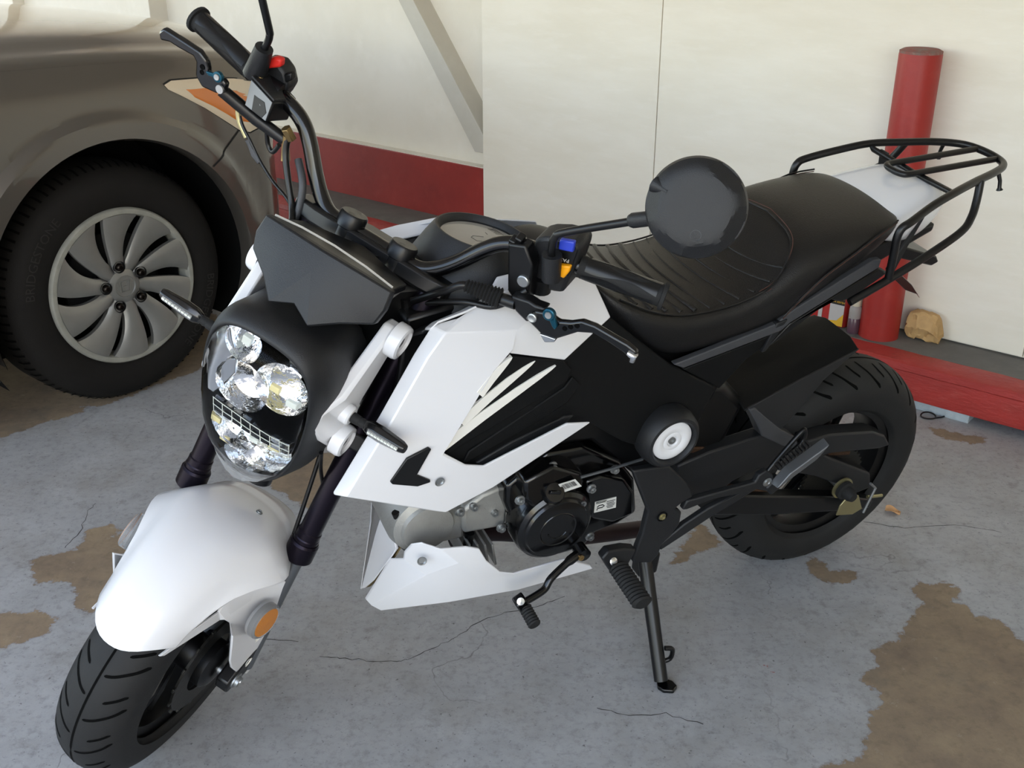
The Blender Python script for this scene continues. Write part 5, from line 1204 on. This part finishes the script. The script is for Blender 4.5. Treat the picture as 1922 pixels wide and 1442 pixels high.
# ---- foot controls
def feet():
    m = [(1188, 885, .150), (1225, 879, .150), (1257, 876, .150), (1275, 893, .150), (1296, 915, .150), (1301, 933, .150), (1280, 945, .150), (1268, 955, .152), (1280, 962, .153), (1276, 984, .154), (1258, 1008, .154), (1243, 1022, .155), (1236, 1042, .155), (1222, 1057, .155), (1188, 1057, .155), (1196, 1030, .154), (1206, 1005, .154), (1217, 960, .152)]
    br = part('footpeg_bracket', plate(m, .014), 'black_plastic', mirror=True, bevel=.003, smooth=20, label='black rider footpeg bracket')
    part('bracket_bolt', Geo().lathe([(.010, .0006), (.0085, .0002), (.008, -.003), (.0001, -.0035)], B(1243, 970, .154), Y, 18), 'groove_black', br[0])
    part('bracket_bolt', bolt(B(1243, 970, .152), Y, .0045, .004), 'zinc', br[0])
    arm = [(1281, 958, .152), (1290, 941, .152), (1360, 922, .155), (1418, 906, .158), (1425, 893, .158), (1440, 884, .158), (1452, 893, .158), (1455, 908, .158), (1444, 924, .158), (1420, 919, .158), (1390, 938, .156), (1340, 968, .153), (1280, 1008, .152), (1240, 1034, .152), (1240, 1022, .152), (1285, 985, .152), (1330, 955, .153), (1380, 930, .155), (1340, 937, .154), (1290, 957, .152)]
    part('passenger_arm', plate(arm, .012), 'black_plastic', br[0], bevel=.0025, smooth=20)
    part('passenger_loop', Geo().tube(spline([B(1420, 910, .152), B(1465, 855, .150), B(1503, 812, .148), B(1511, 808, .147), B(1508, 826, .147), B(1490, 845, .149), B(1462, 870, .151)], 5), .0042, 8), 'black_satin', br[0], smooth=60)
    pp = part('passenger_peg', Geo().loft([[B(1462 + t * 74, 896 - t * 54, .164) + Vector((dx, dy, dz)) for dx, dy, dz in ((-.010, .014, .015), (.010, .014, -.013), (.012, -.007, -.015), (-.012, -.007, .017))] for t in (0, .05, .95, 1.0)]), 'peg_alloy', mirror=False, bevel=.003, label='folded grey passenger footpeg')
    q0, q1 = B(1455, 888, .179), B(1526, 834, .179); ed = (q1 - q0).normalized(); eu = Vector((0, .3, 1)); eu = (eu - ed * eu.dot(ed)).normalized(); eo = ed.cross(eu)
    for i in range(10):
        o = q0.lerp(q1, .12 + .8 * i / 9)
        part('peg_tooth', Geo().prism([o + ed * a + eu * b_ for a, b_ in ((-.0015, -.004), (.0015, -.004), (.0015, .008), (-.0015, .008))], eo * -.012), 'black_satin', pp)
    part('peg_pivot', bolt(B(1440, 905, .159), Y, .0062, .003), 'steel', pp)
    part('peg_knuckle', Geo().box(B(1450, 908, .152), (.032, .018, .028), Matrix.Rotation(.7, 3, 'Y')), 'black_plastic', pp, bevel=.004)
    # rider peg
    a = B(1160, 1064, .165); e = B(1207, 1134, .255); d = e - a
    pk = part('rider_footpeg', plate([(1130, 1050, .168), (1142, 1036, .166), (1172, 1030, .160), (1195, 1032, .158), (1180, 1060, .166), (1152, 1077, .170), (1146, 1075, .170)], .018), 'black_plastic', bevel=.003, smooth=20, label='black rider footpeg with ribbed rubber')
    part('peg_pin', Geo().lathe([(.0072, 0), (.0072, .002), (.006, .0028), (.0001, .003)], B(1151, 1054, .1690), Vector((0, .85, .5)), 18), 'chrome', pk)
    up = Vector((0, 0, 1)); e1 = d.normalized(); e2 = e1.cross(up).normalized(); e3 = e2.cross(e1); rings = []
    for i in range(25):
        t = i / 24; w = (.0185 if 0 < i < 24 else .014) * (1 + (.05 if i % 2 else -.05)); h = .0125 * (1 + (.10 if i % 2 else -.08))
        rings.append([a + d * t + e2 * w * math.cos(2 * math.pi * k / 14) + e3 * h * math.sin(2 * math.pi * k / 14) for k in range(14)])
    part('peg_rubber', Geo().loft(rings), 'rubber', pk, smooth=30)
    # side stand
    top = B(1210, 1050, .125); foot = MBi @ (G(1240, 1288) + Vector((0, 0, .012)) - OB); mid = top.lerp(foot, .5)
    ss = part('side_stand', Geo().tube(spline([top, top.lerp(foot, .33), top.lerp(foot, .66), foot], 4), [.013] * 3 + [.0128] * 4 + [.0125] * 6, 14), 'black_satin', smooth=60, label='black side stand')
    dn = MBi @ Vector((0, 0, 1)); f2 = MBi @ (G(1262, 1296) - OB)
    fo = []
    for px, py in ((1232, 1285), (1245, 1278), (1262, 1284), (1271, 1294), (1264, 1303), (1245, 1302), (1234, 1295)): fo.append(MBi @ (G(px, py) - OB))
    part('stand_foot', Geo().prism(fo, dn * .008), 'black_gloss', ss, bevel=.002)
    lug = top.lerp(foot, .80)
    part('stand_lug', Geo().tube(spline([lug + Vector((-.012, 0, .016)), lug + Vector((-.026, .004, .012)), lug + Vector((-.026, .004, -.012)), lug + Vector((-.010, 0, -.018))], 4), .0045, 8), 'black_satin', ss, smooth=60)
    part('stand_spring', Geo().tube([B(1206, 1120, .12), B(1222, 1190, .145)], .0022, 6), 'zinc', ss)
    part('stand_mount', Geo().box(B(1212, 1052, .115), (.04, .03, .05)), 'black_satin', ss, bevel=.005)
    # shift lever
    p = [B(1090, 1038, .158), B(1070, 1052, .165), B(1035, 1085, .175), B(1020, 1108, .182), B(985, 1130, .19)]
    sl = part('shift_lever', Geo().tube(spline(p, 5), [.0085] * 6 + [.0065] * 15, 12), 'black_gloss', smooth=60, label='gloss black shift lever')
    part('shift_knuckle', Geo().lathe([(.012, -.012), (.012, .010), (.0001, .011)], B(1092, 1036, .158), Y, 18), 'black_gloss', sl)
    part('shift_bolt', bolt(B(1090, 1046, .168), Vector((0, .8, .3)), .0042, .004), 'brass', sl)
    part('toe_mount', Geo().box(B(978, 1131, .192), (.020, .022, .022), Matrix.Rotation(.5, 3, 'Y')), 'black_gloss', sl, bevel=.003)
    part('toe_pin', Geo().lathe([(.0062, 0), (.0062, .002), (.0001, .0026)], B(977, 1129, .204), Vector((.2, .8, .5)), 16), 'chrome', sl)
    a = B(985, 1140, .197); e = B(1004, 1174, .232); n = 15
    part('toe_rubber', Geo().tube([a.lerp(e, i / (n - 1)) for i in range(n)], [.0098 + (.0014 if i % 2 else 0) for i in range(n)], 14), 'rubber', sl, smooth=40)
feet()

# ---- engine
def engine():
    cs = [(950, 915, .10), (985, 885, .10), (1030, 850, .10), (1095, 838, .10), (1165, 868, .10), (1192, 900, .10), (1196, 962, .10), (1160, 985, .10), (1116, 1003, .10), (1096, 1030, .10), (1050, 1043, .10), (1006, 1040, .10), (985, 1010, .10), (962, 980, .10), (948, 945, .10)]
    en = part('engine', plate(cs, .20), 'black_gloss', bevel=.008, seg=3, smooth=30, label='black engine crankcase')
    cc = B(1043, 988, .135)
    part('clutch_cover', Geo().lathe([(.070, -.045), (.071, -.012), (.068, -.002), (.062, .003), (.058, .0035), (.055, .0075), (.052, .0082), (.034, .0088), (.033, .0098), (.031, .0088), (.0001, .0088)], cc, Y, 64), 'black_gloss', en, smooth=25, label='round gloss black engine cover')
    part('cover_arc', Geo().lathe([(.0195, .0088), (.0190, .0100), (.0178, .0100), (.0172, .0088)], cc, Y, 32, a0=.3, a1=2.6, ref=(1, 0, 0)), 'black_gloss', en)
    ct = B(1140, 945, .120)
    part('sprocket_cover', plate([(1100, 905, .122), (1130, 893, .122), (1172, 900, .122), (1190, 925, .122), (1190, 965, .122), (1150, 982, .122), (1112, 975, .122), (1102, 945, .122)], .04), 'black_gloss', en, bevel=.005, smooth=30)
    part('case_ridge', plate([(985, 905, .128), (1040, 875, .126), (1095, 890, .124), (1098, 915, .126), (1060, 935, .132), (1000, 955, .132), (985, 935, .13)], .04), 'black_gloss', en, bevel=.006, smooth=30)
    oc = B(1037, 925, .128)
    part('oil_cap', Geo().lathe([(.020, -.012), (.020, .002), (.018, .005), (.0175, .010), (.0155, .013), (.0001, .0135)], oc, Vector((.1, .75, .65)), 28), 'black_gloss', en)
    part('cap_tab', Geo().box(oc + Vector((.1, .75, .65)).normalized() * .016, (.020, .004, .006), Matrix.Rotation(-.3, 3, 'Y')), 'black_gloss', en, bevel=.001)
    for px, py, y in ((975, 938, .128), (1036, 874, .115), (1153, 880, .112), (1109, 916, .127), (940, 990, .085), (1106, 1006, .118), (972, 1012, .095), (1091, 942, .132)):
        part('case_bolt', bolt(B(px, py, y), Y, .0058, .008), 'steel', en)
    part('shift_rod', Geo().tube([B(1090, 896, .126), B(1148, 880, .124), B(1206, 862, .12)], .0026, 8), 'fork_steel', en)
    s1 = part('barcode_sticker', plate([(1048, 910, .1335), (1080, 900, .1335), (1092, 913, .1365), (1060, 924, .1365)], .001), 'sticker', en, smooth=0, label='white barcode sticker')
    g = Geo(); random.seed(3)
    q = [B(1048, 910, .1345), B(1080, 900, .1345), B(1092, 913, .1375), B(1060, 924, .1375)]
    def qq(a, b_): return q[0].lerp(q[1], a).lerp(q[3].lerp(q[2], a), b_)
    x = .1
    while x < .88:
        w = random.choice((.012, .02, .03)); g.add([qq(x, .15), qq(x + w, .15), qq(x + w, .72), qq(x, .72)], [(0, 1, 2, 3)]); x += w + random.choice((.012, .02, .03))
    part('barcode', g, 'ink', s1, smooth=0)
    s2 = part('oil_label', plate([(1117, 943, .1235), (1157, 933, .1235), (1156, 953, .1235), (1115, 963, .1235)], .001), 'sticker', en, smooth=0, label='pale engine label with small print')
    q = [B(1117, 943, .1243), B(1157, 933, .1243), B(1156, 953, .1243), B(1115, 963, .1243)]
    g = Geo()
    for a0, a1, b0 in ((.05, .55, .05), (.05, .5, .16), (.55, .95, .2), (.55, .9, .36), (.58, .95, .5), (.55, .92, .64), (.58, .86, .78)): g.add([qq(a0, b0), qq(a1, b0), qq(a1, b0 + .06), qq(a0, b0 + .06)], [(0, 1, 2, 3)])
    g.tube([qq(.12, .55), qq(.2, .42), qq(.38, .42), qq(.45, .55), qq(.36, .66), qq(.14, .66), qq(.12, .82)], .0008, 5)
    part('small_print', g, 'ink', s2, smooth=0)
    # cylinder and head, raw aluminium, lying forward
    cy = [(958, 908, .075), (950, 985, .075), (940, 990, .075), (870, 1003, .075), (868, 960, .075), (905, 930, .075)]
    part('cylinder', plate(cy, .14), 'aluminium', en, bevel=.006, smooth=25, label='bare aluminium cylinder')
    for i in range(5):
        part('cooling_fin', Geo().box(B(845 + i * 14, 1000, .02), (.004, .12, .05), Matrix.Rotation(.2, 3, 'Y')), 'aluminium', en, bevel=.001)
    hd = B(800, 985, .058)
    part('cylinder_head', Geo().lathe([(.060, -.12), (.062, -.02), (.056, .0), (.046, .006), (.043, .012), (.030, .015), (.0001, .016)], hd, Y, 40), 'aluminium', en, smooth=30, label='bare aluminium cylinder head')
    part('head_block', plate([(800, 940, .062), (870, 945, .062), (872, 1010, .062), (820, 1022, .062), (770, 1005, .062)], .12), 'aluminium', en, bevel=.006, smooth=25)
    for px, py in ((862, 960), (888, 950), (926, 960)): part('head_bolt', bolt(B(px, py, .072), Y, .0058, .009), 'steel', en)
    part('plug_cap', Geo().tube(spline([B(742, 962, .05), B(750, 985, .05), B(745, 1010, .045), B(765, 1030, .04)], 4), .0065, 10), 'black_satin', en, smooth=60)
    part('exhaust_header', Geo().tube(spline([B(850, 1015, .0), B(900, 1000, -.01), B(960, 1000, -.02), B(1040, 1010, -.03), B(1150, 1000, -.06), B(1260, 985, -.10)], 5), .017, 16), 'maroon_pipe', en, smooth=60)
    part('lower_mount', Geo().tube([B(882, 1000, .06), B(876, 1030, .06)], .008, 10), 'black_satin', en)
    part('engine_mount', Geo().tube([B(975, 985, .09), B(970, 1012, .10)], .007, 10), 'black_satin', en)
    # silencer on the far side
    part('silencer', Geo().lathe([(.0001, 0), (.030, .0), (.042, .02), (.045, .05), (.045, .23), (.036, .25), (.0001, .25)], Vector((.33, -.16, .33)), Vector((-.95, -.08, .22)), 28), 'black_satin', label='black silencer on the far side')
engine()

# ---- belly pan
def belly():
    V = [(760, 1037, .085), (773, 1023, .105), (793, 1020, .120), (827, 1031, .130), (875, 1027, .134), (900, 1031, .136), (913, 1053, .136), (939, 1074, .136), (965, 1077, .136), (1060, 1050, .132), (1108, 1062, .128), (1113, 1068, .128),   # 0..11 top edge
         (971, 1108, .118), (843, 1131, .110), (716, 1147, .040), (697, 1137, .024), (686, 1125, .014), (733, 1050, .050), (758, 1050, .080),    # 12..18
         (700, 1134, .028), (799, 1080, .116), (862, 1057, .136), (900, 1085, .130), (1000, 1085, .128)]   # 19..23 crease
    f = [(16, 19, 20, 18, 17), (18, 20, 21, 3, 2, 1, 0), (3, 21, 5, 4), (21, 22, 7, 6, 5), (22, 23, 9, 8, 7), (23, 12, 11, 10, 9), (20, 13, 22, 21), (22, 13, 12, 23), (19, 14, 13, 20), (16, 15, 19), (15, 14, 19)]
    f = [tuple(reversed(q)) for q in f]
    a = part('belly_pan', plate(V, .004, f), 'white_gloss', mirror=True, bevel=.002, smooth=22, label='white belly pan')
    p = B(792, 1053, .1265)
    part('pan_screw', Geo().lathe([(.008, .0012), (.0065, .001), (.005, -.001), (.0001, -.001)], p, Vector((.2, .9, .2)), 16), 'steel', a[0])
    fr = [(720, 950, .012), (733, 990, .030), (742, 1030, .045), (733, 1045, .052), (700, 1090, .020), (684, 1104, -.004), (677, 1106, -.012), (690, 1060, -.020), (705, 1000, -.015)]
    part('pan_nose', Geo().sheet([B(x, y, d) for x, y, d in fr], [tuple(range(len(fr)))], (-.004, 0, 0)), 'white_gloss', bevel=.0015, smooth=20, label='white front lip of the belly pan')
    part('pan_lining', Geo().sheet([B(x, y, d) - Vector((.008, 0, 0)) for x, y, d in fr], [tuple(range(len(fr)))], (-.003, 0, 0)), 'belly_inner', smooth=20)
belly()
